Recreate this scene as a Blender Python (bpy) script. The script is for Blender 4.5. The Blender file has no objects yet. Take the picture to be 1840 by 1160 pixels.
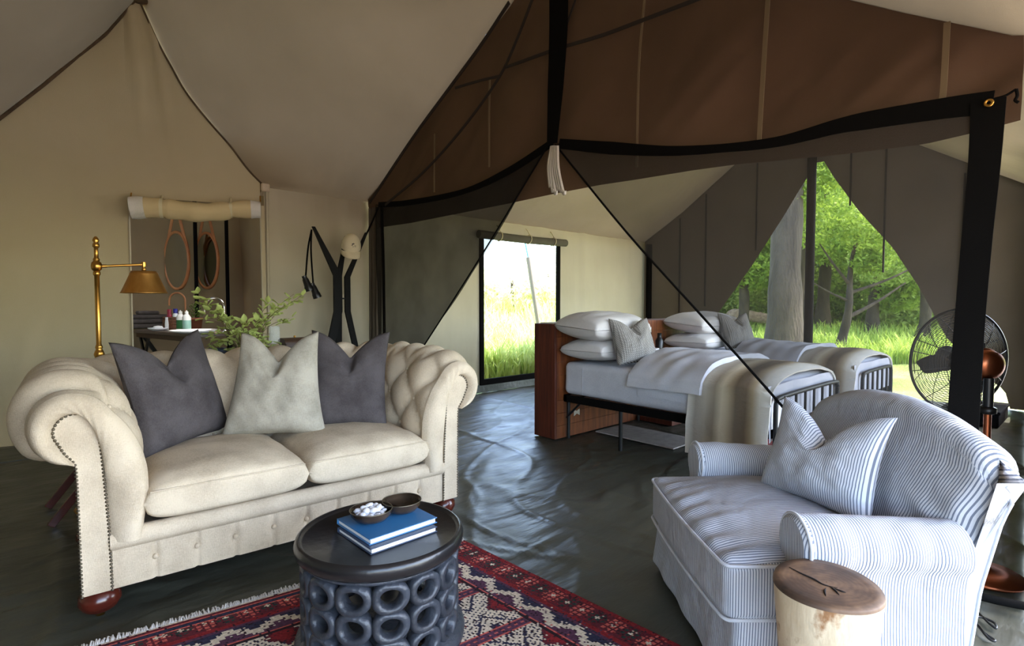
import bpy, bmesh, math, random
import numpy as np
from mathutils import Vector, Matrix
random.seed(4); rng = np.random.default_rng(4)
PI = math.pi
scn = bpy.context.scene
col = scn.collection

# ------------------------------------------------------------------ camera
F, H = 980.0, 1.08
PITCH = math.atan(40 / F); YAW = math.radians(42.207)
EYE = np.array([-4.30, -4.975, H])
cam_d = bpy.data.cameras.new('camera'); cam = bpy.data.objects.new('camera', cam_d); col.objects.link(cam)
cam_d.sensor_width = 36.0; cam_d.lens = 36.0 * F / 1840.0; cam_d.clip_start = 0.02; cam_d.clip_end = 500
cam.location = EYE; cam.rotation_euler = (PI / 2 - PITCH, 0, -YAW)
scn.camera = cam

# ------------------------------------------------------------------ sky, sun, exposure
SUN_EL, SUN_AZ = math.radians(58), math.radians(131)     # azimuth measured from +Y towards +X: over the bedroom end of the tent's front
world = bpy.data.worlds.new('sky'); scn.world = world; world.use_nodes = True
wn = world.node_tree; wn.nodes.clear()
sky = wn.nodes.new('ShaderNodeTexSky'); sky.sky_type = 'NISHITA'; sky.sun_disc = False
sky.sun_elevation = SUN_EL; sky.sun_rotation = SUN_AZ; sky.air_density = 1.0; sky.dust_density = 2.2; sky.ozone_density = 1.0
bgn = wn.nodes.new('ShaderNodeBackground'); bgn.inputs['Strength'].default_value = 1.5
won = wn.nodes.new('ShaderNodeOutputWorld')
wn.links.new(sky.outputs[0], bgn.inputs[0]); wn.links.new(bgn.outputs[0], won.inputs[0])
sd = bpy.data.lights.new('sun', 'SUN'); sd.energy = 10.0; sd.angle = math.radians(1.0); sd.color = (1.0, 0.93, 0.82)
sun = bpy.data.objects.new('sun', sd); col.objects.link(sun)
sun.rotation_euler = Vector((math.sin(SUN_AZ) * math.cos(SUN_EL), math.cos(SUN_AZ) * math.cos(SUN_EL), math.sin(SUN_EL))).to_track_quat('Z', 'Y').to_euler()
scn.view_settings.view_transform = 'Standard'; scn.view_settings.look = 'None'
scn.view_settings.gamma = 1.0; scn.view_settings.use_curve_mapping = False
scn.view_settings.exposure = 0.78
scn.cycles.max_bounces = 10; scn.cycles.diffuse_bounces = 5; scn.cycles.transparent_max_bounces = 16
scn.cycles.sample_clamp_indirect = 6.0

# ------------------------------------------------------------------ layout: a sight line through a photo point met at a known X, Y or height
FW = np.array([math.sin(YAW), math.cos(YAW), 0]); RT = np.array([math.cos(YAW), -math.sin(YAW), 0]); UP = np.array([0, 0, 1.0])
CF = FW * math.cos(PITCH) - UP * math.sin(PITCH); CU = FW * math.sin(PITCH) + UP * math.cos(PITCH)
def ray(x, y): return RT * (x - 920) / F - CU * (y - 580) / F + CF
def at(x, y, X=None, Y=None, Z=None):
    r = ray(x, y)
    for i, v in enumerate((X, Y, Z)):
        if v is not None: return EYE + r * (v - EYE[i]) / r[i]
def atd(x, y, d): return EYE + ray(x, y) * d
def atp(x, y, P, n):
    r = ray(x, y); return EYE + r * (np.dot(np.array(P) - EYE, n) / np.dot(r, n))

# ------------------------------------------------------------------ materials
def lin(c):
    return tuple(((v / 255) / 12.92 if v <= 10.3 else (((v / 255) + 0.055) / 1.055) ** 2.4) for v in c) + (1.0,)
def new_mat(name):
    m = bpy.data.materials.new(name); m.use_nodes = True
    nt = m.node_tree; nt.nodes.clear()
    out = nt.nodes.new('ShaderNodeOutputMaterial'); b = nt.nodes.new('ShaderNodeBsdfPrincipled')
    nt.links.new(b.outputs[0], out.inputs[0])
    return m, nt, b, out
def noise(nt, scale, detail=3.0, coord='Object', stretch=None, rough=0.5):
    tc = nt.nodes.new('ShaderNodeTexCoord'); n = nt.nodes.new('ShaderNodeTexNoise')
    n.inputs['Scale'].default_value = scale; n.inputs['Detail'].default_value = detail; n.inputs['Roughness'].default_value = rough
    if stretch:
        mp = nt.nodes.new('ShaderNodeMapping'); mp.inputs['Scale'].default_value = stretch
        nt.links.new(tc.outputs[coord], mp.inputs[0]); nt.links.new(mp.outputs[0], n.inputs['Vector'])
    else: nt.links.new(tc.outputs[coord], n.inputs['Vector'])
    return n
def ramp(nt, src, stops):
    r = nt.nodes.new('ShaderNodeValToRGB'); e = r.color_ramp.elements
    while len(e) < len(stops): e.new(0.5)
    for i, (p, c) in enumerate(stops): e[i].position = p; e[i].color = c
    nt.links.new(src, r.inputs[0]); return r
def bump(nt, b, src, dist, strength=1.0, prev=None):
    bp = nt.nodes.new('ShaderNodeBump'); bp.inputs['Distance'].default_value = dist; bp.inputs['Strength'].default_value = strength
    nt.links.new(src, bp.inputs['Height'])
    if prev: nt.links.new(prev.outputs[0], bp.inputs['Normal'])
    nt.links.new(bp.outputs[0], b.inputs['Normal']); return bp
def simple(name, c1, rough=0.6, metal=0.0, c2=None, scale=6.0, fine=0, fine_d=0.001, stretch=None, spec=0.5, sheen=0.0, detail=3.0):
    m, nt, b, o = new_mat(name)
    b.inputs['Roughness'].default_value = rough; b.inputs['Metallic'].default_value = metal
    b.inputs['Specular IOR Level'].default_value = spec
    if sheen: b.inputs['Sheen Weight'].default_value = sheen
    if c2 is not None:
        n = noise(nt, scale, detail, stretch=stretch)
        r = ramp(nt, n.outputs['Fac'], [(0.3, lin(c1)), (0.7, lin(c2))]); nt.links.new(r.outputs[0], b.inputs['Base Color'])
    else: b.inputs['Base Color'].default_value = lin(c1)
    if fine:
        n2 = noise(nt, fine, 2.0, stretch=stretch if stretch and fine < 200 else None); bump(nt, b, n2.outputs['Fac'], fine_d)
    return m
def weave(name, c1, c2, rough=0.9, thread=700.0, soft=5.0, spec=0.2, sheen=0.0):
    """cloth: soft mottling plus crossed fine threads"""
    m, nt, b, o = new_mat(name); b.inputs['Roughness'].default_value = rough; b.inputs['Specular IOR Level'].default_value = spec
    b.inputs['Sheen Weight'].default_value = sheen
    n = noise(nt, soft, 4.0); n2 = noise(nt, thread, 1.0, stretch=(1, 0.15, 0.15)); n3 = noise(nt, thread, 1.0, stretch=(0.15, 0.15, 1))
    ad = nt.nodes.new('ShaderNodeMath'); ad.operation = 'ADD'; nt.links.new(n2.outputs['Fac'], ad.inputs[0]); nt.links.new(n3.outputs['Fac'], ad.inputs[1])
    mx = nt.nodes.new('ShaderNodeMath'); mx.operation = 'MULTIPLY_ADD'; nt.links.new(ad.outputs[0], mx.inputs[0]); mx.inputs[1].default_value = 0.35
    nt.links.new(n.outputs['Fac'], mx.inputs[2])
    r = ramp(nt, mx.outputs[0], [(0.62, lin(c1)), (1.05 if False else 1.0, lin(c2))]); nt.links.new(r.outputs[0], b.inputs['Base Color'])
    bump(nt, b, ad.outputs[0], 0.0008)
    return m
def canvas(name, c1, c2, trans=0.0, wr=0.006):
    m, nt, b, o = new_mat(name); b.inputs['Roughness'].default_value = 0.95; b.inputs['Specular IOR Level'].default_value = 0.05
    n = noise(nt, 1.3, 4.0); r = ramp(nt, n.outputs['Fac'], [(0.3, lin(c1)), (0.7, lin(c2))]); nt.links.new(r.outputs[0], b.inputs['Base Color'])
    w = noise(nt, 2.2, 3.0, stretch=(1.0, 1.0, 0.35)); bp = bump(nt, b, w.outputs['Fac'], wr * 4)
    f = noise(nt, 260, 2.0); bump(nt, b, f.outputs['Fac'], 0.0008, prev=bp)
    if trans:
        t = nt.nodes.new('ShaderNodeBsdfTranslucent'); nt.links.new(r.outputs[0], t.inputs[0])
        mx = nt.nodes.new('ShaderNodeMixShader'); mx.inputs[0].default_value = trans
        nt.links.new(b.outputs[0], mx.inputs[1]); nt.links.new(t.outputs[0], mx.inputs[2]); nt.links.new(mx.outputs[0], o.inputs[0])
    return m
def netting(name, c, opacity, var=0.03):
    m, nt, b, o = new_mat(name); b.inputs['Base Color'].default_value = lin(c); b.inputs['Roughness'].default_value = 0.9; b.inputs['Specular IOR Level'].default_value = 0.1
    t = nt.nodes.new('ShaderNodeBsdfTransparent'); mx = nt.nodes.new('ShaderNodeMixShader')
    n = noise(nt, 3.0, 3.0); r = ramp(nt, n.outputs['Fac'], [(0.25, (opacity - var,) * 3 + (1,)), (0.75, (opacity + var,) * 3 + (1,))])
    nt.links.new(r.outputs[0], mx.inputs[0]); nt.links.new(t.outputs[0], mx.inputs[1]); nt.links.new(b.outputs[0], mx.inputs[2]); nt.links.new(mx.outputs[0], o.inputs[0])
    return m
def attr_mat(name, rough=0.9, fine=0, fine_d=0.002):
    m, nt, b, o = new_mat(name); a = nt.nodes.new('ShaderNodeAttribute'); a.attribute_name = 'tint'
    nt.links.new(a.outputs['Color'], b.inputs['Base Color']); b.inputs['Roughness'].default_value = rough; b.inputs['Specular IOR Level'].default_value = 0.15
    if fine: bump(nt, b, noise(nt, fine, 2.0).outputs['Fac'], fine_d)
    return m
def uv_bands(name, pitch, stops, rough=0.9, soft=None, interp='CONSTANT'):
    """stripes across U (metres), repeated every pitch"""
    m, nt, b, o = new_mat(name); b.inputs['Roughness'].default_value = rough; b.inputs['Specular IOR Level'].default_value = 0.15
    uv = nt.nodes.new('ShaderNodeUVMap'); sp = nt.nodes.new('ShaderNodeSeparateXYZ'); nt.links.new(uv.outputs[0], sp.inputs[0])
    dv = nt.nodes.new('ShaderNodeMath'); dv.operation = 'DIVIDE'; dv.inputs[1].default_value = pitch; nt.links.new(sp.outputs[0], dv.inputs[0])
    fr = nt.nodes.new('ShaderNodeMath'); fr.operation = 'FRACT'; nt.links.new(dv.outputs[0], fr.inputs[0])
    r = ramp(nt, fr.outputs[0], stops); r.color_ramp.interpolation = interp
    nt.links.new(r.outputs[0], b.inputs['Base Color'])
    n = noise(nt, 400, 2.0); bp = bump(nt, b, n.outputs['Fac'], 0.0006)
    if soft: bump(nt, b, noise(nt, soft[0], 3.0).outputs['Fac'], soft[1], prev=bp)
    return m
def checks(name, c1, c2, k):
    m, nt, b, o = new_mat(name); b.inputs['Roughness'].default_value = 0.9
    uv = nt.nodes.new('ShaderNodeUVMap'); mp = nt.nodes.new('ShaderNodeMapping'); mp.inputs['Rotation'].default_value = (0, 0, PI / 4); nt.links.new(uv.outputs[0], mp.inputs[0])
    v = nt.nodes.new('ShaderNodeTexVoronoi'); v.inputs['Scale'].default_value = k; v.inputs['Randomness'].default_value = 0.0
    nt.links.new(mp.outputs[0], v.inputs['Vector'])
    r = ramp(nt, v.outputs['Distance'], [(0.33, lin(c1)), (0.39, lin(c2))]); nt.links.new(r.outputs[0], b.inputs['Base Color'])
    return m

M = {}
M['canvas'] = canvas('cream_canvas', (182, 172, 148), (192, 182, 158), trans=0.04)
M['canvas_left'] = canvas('cream_canvas_wall', (182, 169, 138), (192, 179, 148))
M['canvas_warm'] = canvas('warm_cream_canvas', (206, 186, 142), (216, 197, 154), wr=.002)
M['canvas_thin'] = canvas('thin_canvas', (196, 184, 150), (204, 192, 158), trans=0.4)
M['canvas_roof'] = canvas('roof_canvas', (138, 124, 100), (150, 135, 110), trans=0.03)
M['canvas_gable'] = canvas('brown_canvas', (86, 67, 54), (98, 77, 62), trans=0.10)
M['canvas_dark'] = canvas('dark_canvas', (84, 76, 66), (94, 85, 74), trans=0.03)
M['canvas_bath'] = canvas('bath_canvas', (108, 88, 66), (120, 100, 76), trans=0.05)
M['ground_sheet'] = None
M['black'] = simple('black_webbing', (12, 11, 10), 0.9, spec=0.08, fine=300, fine_d=0.0006)
M['seam'] = simple('pale_seam', (112, 96, 72), 0.95)
M['seam_roll'] = simple('rolled_canvas_seam', (96, 78, 56), 0.95, c2=(70, 56, 40), scale=14)
M['bounce_ground'] = simple('dark_bounce_ground', (104, 84, 64), 0.95, c2=(124, 102, 80), scale=3)
M['seam_dark'] = simple('dark_seam', (40, 32, 26), 0.9)
M['net_left'] = netting('black_net_doubled', (44, 42, 39), 0.88)
M['net'] = netting('black_net', (62, 59, 55), 0.62)
M['net_fine'] = netting('window_net', (34, 34, 32), 0.16)
M['linen'] = weave('natural_linen', (176, 160, 138), (208, 192, 168), soft=7)
M['linen_grey'] = weave('grey_linen', (142, 137, 124), (172, 166, 152), soft=9, thread=500)
M['charcoal'] = weave('charcoal_linen', (62, 57, 58), (84, 79, 80), soft=9)
M['nail'] = simple('nailhead_metal', (120, 112, 98), 0.3, 0.9)
M['mahogany'] = simple('mahogany', (58, 20, 14), 0.2, c2=(80, 30, 20), scale=12)
M['brass'] = simple('aged_brass', (176, 128, 58), 0.28, 1.0, c2=(196, 150, 76), scale=8)
M['brass_shade'] = simple('brushed_brass', (186, 136, 70), 0.42, 1.0, c2=(206, 158, 88), scale=30, stretch=(1, 1, 0.05))
M['ebony'] = simple('blackened_wood', (37, 40, 46), 0.42, c2=(57, 61, 69), scale=9, fine=55, fine_d=0.004)
M['ebony_top'] = simple('polished_black_wood', (23, 22, 23), 0.28, c2=(33, 31, 32), scale=5, fine=40, fine_d=0.001)
M['paper'] = simple('page_edges', (222, 222, 224), 0.8, c2=(240, 240, 240), scale=200, stretch=(0.1, 0.1, 6))
M['book_blue'] = simple('blue_book_cover', (44, 96, 144), 0.32, c2=(54, 116, 166), scale=5)
M['book_navy'] = simple('navy_book_cover', (34, 48, 72), 0.4, c2=(44, 60, 86), scale=5)
M['horn'] = simple('dark_horn', (22, 18, 16), 0.14, c2=(70, 56, 44), scale=9, detail=5)
M['pebble'] = simple('white_pebble', (232, 232, 236), 0.5, c2=(205, 205, 214), scale=30)
M['wood_red'] = simple('red_hardwood', (98, 44, 26), 0.5, c2=(62, 24, 16), scale=9, stretch=(5, 5, 0.35), fine=60, fine_d=0.001)
M['wood_front'] = simple('orange_hardwood', (132, 74, 36), 0.5, c2=(84, 40, 20), scale=9, stretch=(4, 4, 0.4), fine=60, fine_d=0.001)
M['inlay'] = simple('pale_inlay', (196, 190, 176), 0.5)
M['dark_wood'] = simple('dark_brown_wood', (54, 36, 26), 0.45, c2=(74, 52, 38), scale=9, stretch=(1, 1, 6))
M['table_wood'] = simple('grey_brown_tabletop', (86, 74, 66), 0.45, c2=(104, 90, 80), scale=6, stretch=(1, 6, 6))
M['tan_leather'] = simple('tan_leather', (164, 104, 62), 0.5, c2=(184, 122, 74), scale=10)
M['mirror'] = simple('mirror_glass', (206, 208, 200), 0.06, 1.0)
M['iron'] = simple('black_iron', (24, 26, 28), 0.45, 0.3)
M['sheet'] = weave('white_sheet', (178, 180, 189), (198, 199, 206), soft=4)
M['pillow'] = weave('white_pillowcase', (190, 188, 188), (206, 203, 202), soft=4)
M['chrome'] = simple('chrome', (200, 200, 196), 0.12, 1.0)
M['copper'] = simple('brushed_copper', (150, 84, 56), 0.35, 1.0, c2=(170, 100, 68), scale=10)
M['black_gloss'] = simple('black_plastic', (16, 16, 17), 0.35)
M['cap'] = weave('cream_cotton', (206, 192, 160), (218, 205, 174))
M['wicker'] = simple('brown_wicker', (118, 78, 48), 0.7, c2=(84, 52, 32), scale=60)
M['terracotta'] = simple('terracotta', (134, 78, 54), 0.8, c2=(150, 92, 64), scale=8)
M['towel'] = simple('grey_towel', (74, 66, 60), 1.0, c2=(88, 80, 72), scale=20, fine=300, fine_d=0.003)
M['porcelain'] = simple('white_porcelain', (232, 232, 236), 0.12)
M['plastic_white'] = simple('white_plastic', (228, 232, 230), 0.3)
M['plastic_mint'] = simple('mint_plastic', (150, 200, 190), 0.3)
M['plastic_blue'] = simple('blue_plastic', (36, 40, 130), 0.3)
M['plastic_red'] = simple('red_plastic', (140, 30, 50), 0.35)
M['label_green'] = simple('green_print', (40, 110, 60), 0.5)
M['bark'] = simple('grey_bark', (64, 57, 48), 0.95, c2=(96, 86, 73), scale=6, stretch=(1, 1, 0.3), fine=22, fine_d=0.03)
M['bark_dark'] = simple('dark_bark', (54, 46, 36), 0.95, c2=(84, 73, 58), scale=8, stretch=(1, 1, 0.3), fine=30, fine_d=0.02)
M['log'] = simple('pale_deadwood', (196, 168, 146), 0.9, c2=(150, 122, 102), scale=7, stretch=(0.5, 2, 2), fine=25, fine_d=0.02)
M['leaf'] = simple('plant_leaf', (132, 152, 80), 0.5, c2=(98, 124, 58), scale=9)
M['twig'] = simple('twig', (96, 82, 52), 0.8)
M['sock'] = simple('grey_pole', (120, 112, 100), 0.7)
M['roll_grey'] = simple('grey_blind_canvas', (84, 80, 68), 0.9, c2=(96, 92, 80), scale=5)
M['cord_white'] = simple('white_tape', (216, 206, 170), 0.9)
M['tie_cloth'] = weave('white_cotton', (204, 200, 192), (226, 222, 214))
M['mud_flap'] = simple('green_groundsheet_edge', (60, 66, 60), 0.5, c2=(72, 78, 70), scale=4, fine=14, fine_d=0.01)
M['rug_red'] = simple('red_kilim', (134, 44, 40), 0.95, c2=(96, 34, 38), scale=18, fine=200, fine_d=0.003)
M['rug_pale'] = simple('pale_mat', (176, 168, 162), 0.95, c2=(158, 150, 146), scale=18, fine=200, fine_d=0.003)
M['fringe'] = simple('wool_fringe', (206, 202, 200), 0.95)
M['rug'] = attr_mat('knotted_rug', 0.95, 260, 0.004)
M['stripe'] = uv_bands('ticking_stripe', 0.0078, [(0.0, lin((198, 200, 206))), (0.62, lin((112, 118, 132)))], soft=(14, 0.012))
M['blanket'] = uv_bands('banded_wool', 1.0, [(0, lin((205, 200, 188))), (.10, lin((150, 143, 132))), (.22, lin((178, 170, 156))), (.34, lin((160, 150, 134))), (.44, lin((206, 196, 172))), (.52, lin((176, 160, 134))), (.60, lin((120, 108, 92))), (.72, lin((128, 114, 98))), (.80, lin((182, 166, 138))), (.88, lin((226, 222, 208))), (1.0, lin((230, 228, 220)))], soft=(40, 0.004), interp='LINEAR')
M['check'] = checks('woven_dot', (196, 192, 186), (40, 38, 37), 46)
def glass():
    m, nt, b, o = new_mat('clear_glass'); b.inputs['Base Color'].default_value = (0.95, 0.97, 0.96, 1); b.inputs['Roughness'].default_value = 0.02
    b.inputs['Transmission Weight'].default_value = 1.0; b.inputs['IOR'].default_value = 1.45; return m
def jar_glass():
    m, nt, b, o = new_mat('thin_jar_glass'); b.inputs['Base Color'].default_value = (.9, .95, .93, 1); b.inputs['Roughness'].default_value = 0.05
    t = nt.nodes.new('ShaderNodeBsdfTransparent'); mx = nt.nodes.new('ShaderNodeMixShader'); mx.inputs[0].default_value = .16
    nt.links.new(t.outputs[0], mx.inputs[1]); nt.links.new(b.outputs[0], mx.inputs[2]); nt.links.new(mx.outputs[0], o.inputs[0]); return m
M['glass'] = jar_glass()
M['stand_black'] = simple('matt_black_wood', (14, 14, 13), 0.6, spec=0.15)
def ground_sheet():
    m, nt, b, o = new_mat('wrinkled_groundsheet'); b.inputs['Roughness'].default_value = 0.36; b.inputs['Specular IOR Level'].default_value = 0.5
    n = noise(nt, 1.6, 5.0); r = ramp(nt, n.outputs['Fac'], [(0.3, lin((58, 59, 51))), (0.7, lin((72, 73, 63)))]); nt.links.new(r.outputs[0], b.inputs['Base Color'])
    rr = ramp(nt, noise(nt, 5, 4.0).outputs['Fac'], [(0.3, (.34,) * 3 + (1,)), (0.7, (.50,) * 3 + (1,))]); nt.links.new(rr.outputs[0], b.inputs['Roughness'])
    w1 = noise(nt, 2.4, 3.0, stretch=(0.5, 1.6, 1)); bp = bump(nt, b, w1.outputs['Fac'], 0.028)
    w2 = noise(nt, 9, 4.0, stretch=(0.45, 1.4, 1), rough=0.6); bump(nt, b, w2.outputs['Fac'], 0.006, prev=bp)
    return m
M['ground_sheet'] = ground_sheet()
def stump_mats():
    m, nt, b, o = new_mat('stump_side'); b.inputs['Roughness'].default_value = 0.65
    n = noise(nt, 5, 6.0, stretch=(1, 1, 0.7), rough=0.65); r = ramp(nt, n.outputs['Fac'], [(0.28, lin((190, 166, 130))), (0.50, lin((214, 194, 162))), (0.57, lin((150, 108, 70))), (0.66, lin((84, 56, 38)))]); nt.links.new(r.outputs[0], b.inputs['Base Color'])
    bump(nt, b, noise(nt, 24, 4.0, stretch=(1, 1, 0.3)).outputs['Fac'], 0.006)
    m2, nt, b, o = new_mat('stump_end_grain'); b.inputs['Roughness'].default_value = 0.6
    tc = nt.nodes.new('ShaderNodeTexCoord'); wv = nt.nodes.new('ShaderNodeTexWave'); wv.wave_type = 'RINGS'; wv.rings_direction = 'Z'
    wv.inputs['Scale'].default_value = 26; wv.inputs['Distortion'].default_value = 5; wv.inputs['Detail'].default_value = 3; nt.links.new(tc.outputs['Object'], wv.inputs[0])
    n = noise(nt, 9, 5.0); mx = nt.nodes.new('ShaderNodeMath'); mx.operation = 'MULTIPLY_ADD'; nt.links.new(wv.outputs['Fac'], mx.inputs[0]); mx.inputs[1].default_value = 0.03; nt.links.new(n.outputs['Fac'], mx.inputs[2])
    r = ramp(nt, mx.outputs[0], [(0.34, lin((48, 36, 28))), (0.50, lin((84, 62, 46))), (0.66, lin((128, 98, 72)))]); nt.links.new(r.outputs[0], b.inputs['Base Color'])
    bump(nt, b, mx.outputs[0], 0.003)
    return m, m2
M['stump_side'], M['stump_top'] = stump_mats()
def grass_mats():
    m, nt, b, o = new_mat('meadow'); b.inputs['Roughness'].default_value = 0.9
    n = noise(nt, 0.9, 6.0, rough=0.65); r = ramp(nt, n.outputs['Fac'], [(0.3, lin((112, 132, 58))), (0.5, lin((150, 166, 84))), (0.7, lin((192, 188, 132)))]); nt.links.new(r.outputs[0], b.inputs['Base Color'])
    bump(nt, b, noise(nt, 30, 3.0).outputs['Fac'], 0.05)
    return m
M['meadow'] = grass_mats()
def leaf_mat(name, c1, c2, trans=0.45):
    m, nt, b, o = new_mat(name); b.inputs['Roughness'].default_value = 0.6; b.inputs['Specular IOR Level'].default_value = 0.25
    n = noise(nt, 3.5, 4.0); r = ramp(nt, n.outputs['Fac'], [(0.32, lin(c1)), (0.68, lin(c2))]); nt.links.new(r.outputs[0], b.inputs['Base Color'])
    t = nt.nodes.new('ShaderNodeBsdfTranslucent'); nt.links.new(r.outputs[0], t.inputs[0])
    mx = nt.nodes.new('ShaderNodeMixShader'); mx.inputs[0].default_value = trans
    nt.links.new(b.outputs[0], mx.inputs[1]); nt.links.new(t.outputs[0], mx.inputs[2]); nt.links.new(mx.outputs[0], o.inputs[0]); return m
M['path'] = simple('pale_bounce_ground', (188, 182, 172), 0.95, c2=(206, 200, 190), scale=3)  # for the added ground that reflects sunlight into the lounge
M['blade'] = leaf_mat('grass_blade', (140, 172, 62), (196, 214, 112))
M['leaf'] = leaf_mat('plant_leaf', (198, 208, 128), (160, 178, 100), .35)
M['blade_overexposed'] = leaf_mat('overexposed_grass_blade', (168, 190, 92), (226, 226, 160))  # paled so the bank's overexposure is in the blade colour
M['leaf_overexposed'] = leaf_mat('overexposed_leaf', (206, 206, 150), (236, 232, 206))  # whitish colour stands in for overexposed leaves on the bank
M['tree_leaf'] = leaf_mat('tree_leaf', (104, 136, 46), (176, 200, 88))
M['tree_leaf_dark'] = leaf_mat('dark_leaf', (66, 94, 36), (124, 154, 66))  # darker green leaf tone
M['tree_leaf_pale'] = leaf_mat('pale_leaf', (132, 160, 74), (196, 212, 124))

# ------------------------------------------------------------------ mesh helpers
def link(name, me, mat, parent=None):
    o = bpy.data.objects.new(name, me); col.objects.link(o)
    if mat is not None and len(me.materials) == 0:
        for k in (mat if isinstance(mat, (list, tuple)) else [mat]): me.materials.append(k)
    if parent is not None: o.parent = parent
    return o
class MB:
    """collects simple solids into one mesh"""
    def __init__(s): s.v = []; s.f = []; s.sm = []; s.mi = []; s.uv = []
    def add(s, vs, fs, smooth=True, mi=0, uv=None):
        k = len(s.v); s.v += [tuple(map(float, p)) for p in vs]
        for f in fs: s.f.append(tuple(i + k for i in f)); s.sm.append(smooth); s.mi.append(mi)
        s.uv += list(uv) if uv is not None else [(0, 0)] * len(vs)
        return s
    def grid(s, P, closed_u=False, closed_v=False, smooth=True, mi=0, uv=None, flip=False):
        P = np.asarray(P, float); nu, nv = P.shape[:2]; fs = []
        for i in range(nu if closed_u else nu - 1):
            for j in range(nv if closed_v else nv - 1):
                a, b, c, d = i * nv + j, ((i + 1) % nu) * nv + j, ((i + 1) % nu) * nv + (j + 1) % nv, i * nv + (j + 1) % nv
                fs.append((d, c, b, a) if flip else (a, b, c, d))
        return s.add(P.reshape(-1, 3), fs, smooth, mi, None if uv is None else np.asarray(uv).reshape(-1, 2))
    def box(s, lo, hi, bev=0.0, mi=0, seg=2, R=None):
        bm = bmesh.new(); bmesh.ops.create_cube(bm, size=1.0)
        lo, hi = np.array(lo, float), np.array(hi, float)
        for v in bm.verts: v.co = Vector((lo + hi) / 2 + np.array(v.co) * (hi - lo))
        if bev: bmesh.ops.bevel(bm, geom=bm.edges[:], offset=bev, segments=seg, profile=0.5, affect='EDGES')
        if R is not None: bmesh.ops.transform(bm, matrix=R, verts=bm.verts[:])
        bm.verts.index_update()
        s.add([v.co for v in bm.verts], [[v.index for v in f.verts] for f in bm.faces], False, mi); bm.free(); return s
    def tube(s, pts, r, seg=10, caps=True, mi=0, closed=False):
        pts = [np.array(p, float) for p in pts]; n = len(pts); rs = r if hasattr(r, '__len__') else [r] * n
        ring = []; prev = None
        for i in range(n):
            if closed: t = pts[(i + 1) % n] - pts[i - 1]
            else: t = pts[min(i + 1, n - 1)] - pts[max(i - 1, 0)]
            t = t / (np.linalg.norm(t) + 1e-12)
            if prev is None:
                a = np.array([0, 0, 1.0]) if abs(t[2]) < 0.9 else np.array([1.0, 0, 0])
                u = np.cross(t, a)
            else: u = prev - t * np.dot(prev, t)
            u /= np.linalg.norm(u) + 1e-12; prev = u; w = np.cross(t, u)
            ring.append([pts[i] + rs[i] * (u * math.cos(2 * PI * k / seg) + w * math.sin(2 * PI * k / seg)) for k in range(seg)])
        s.grid(ring, closed_u=closed, closed_v=True, mi=mi)
        if caps and not closed:
            s.add(ring[0], [tuple(range(seg))], False, mi); s.add(ring[-1], [tuple(range(seg - 1, -1, -1))], False, mi)
        return s
    def lathe(s, prof, c=(0, 0, 0), seg=32, mi=0, R=None):
        P = [[(r * math.cos(2 * PI * k / seg), r * math.sin(2 * PI * k / seg), z) for k in range(seg)] for r, z in prof]
        P = np.array(P, float)
        if R is not None: P = P @ np.array(R.to_3x3()).T
        P = P + np.array(c, float)
        return s.grid(P, closed_v=True, mi=mi, flip=True)
    def bar(s, a, b, w, t, up=(0, 0, 1), bev=0.0):
        """flat bar from a to b, w across, t thick along up x axis"""
        a, b = Vector(a), Vector(b); z = (b - a); L = z.length; z.normalize(); x = Vector(up).cross(z)
        if x.length < 1e-4: x = Vector((1, 0, 0)).cross(z)
        x.normalize(); y = z.cross(x)
        R = Matrix((x, y, z)).transposed().to_4x4(); R.translation = a
        return s.box((-w / 2, -t / 2, 0), (w / 2, t / 2, L), bev, R=R)
    def prism(s, poly, axis, lo, hi, mi=0, smooth=False):
        """polygon in the plane across an axis, extruded lo..hi; poly points are given as (other axes in order)"""
        def mk(p, d):
            q = list(p); q.insert(axis, d); return q
        n = len(poly); vs = [mk(p, lo) for p in poly] + [mk(p, hi) for p in poly]
        fs = [tuple(range(n - 1, -1, -1)), tuple(range(n, 2 * n))] + [(i, (i + 1) % n, n + (i + 1) % n, n + i) for i in range(n)]
        return s.add(vs, fs, smooth, mi)
    def build(s, name, mat, parent=None, fix=True):
        me = bpy.data.meshes.new(name); me.from_pydata(s.v, [], s.f)
        me.polygons.foreach_set('use_smooth', s.sm); me.polygons.foreach_set('material_index', s.mi)
        if any(u != (0, 0) for u in map(tuple, s.uv)):
            ul = me.uv_layers.new(name='UVMap'); idx = np.zeros(len(me.loops), int); me.loops.foreach_get('vertex_index', idx)
            ul.data.foreach_set('uv', np.array(s.uv, float)[idx].ravel())
        if fix:
            bm = bmesh.new(); bm.from_mesh(me); bmesh.ops.recalc_face_normals(bm, faces=bm.faces[:]); bm.to_mesh(me); bm.free()
        me.update()
        return link(name, me, mat, parent)
def tag(o, label=None, cat=None, group=None, kind=None):
    for k, v in (('label', label), ('category', cat), ('group', group), ('kind', kind)):
        if v: o[k] = v
    return o
def empty(name, loc, rz=0.0):
    o = bpy.data.objects.new(name, None); col.objects.link(o); o.location = loc; o.rotation_euler = (0, 0, rz); o.empty_display_size = 0.1; return o
def struct(o): o['kind'] = 'structure'; return o
def kids(o): return [c for c in bpy.data.objects if c.parent == o]
def copy_tree(o, parent=None):
    c = o.copy(); col.objects.link(c)
    if parent is not None: c.parent = parent
    for ch in kids(o): copy_tree(ch, c)
    return c
def sm(x, a=0.0, b=1.0):
    t = np.clip((np.asarray(x, float) - a) / (b - a), 0, 1); return t * t * (3 - 2 * t)
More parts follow.
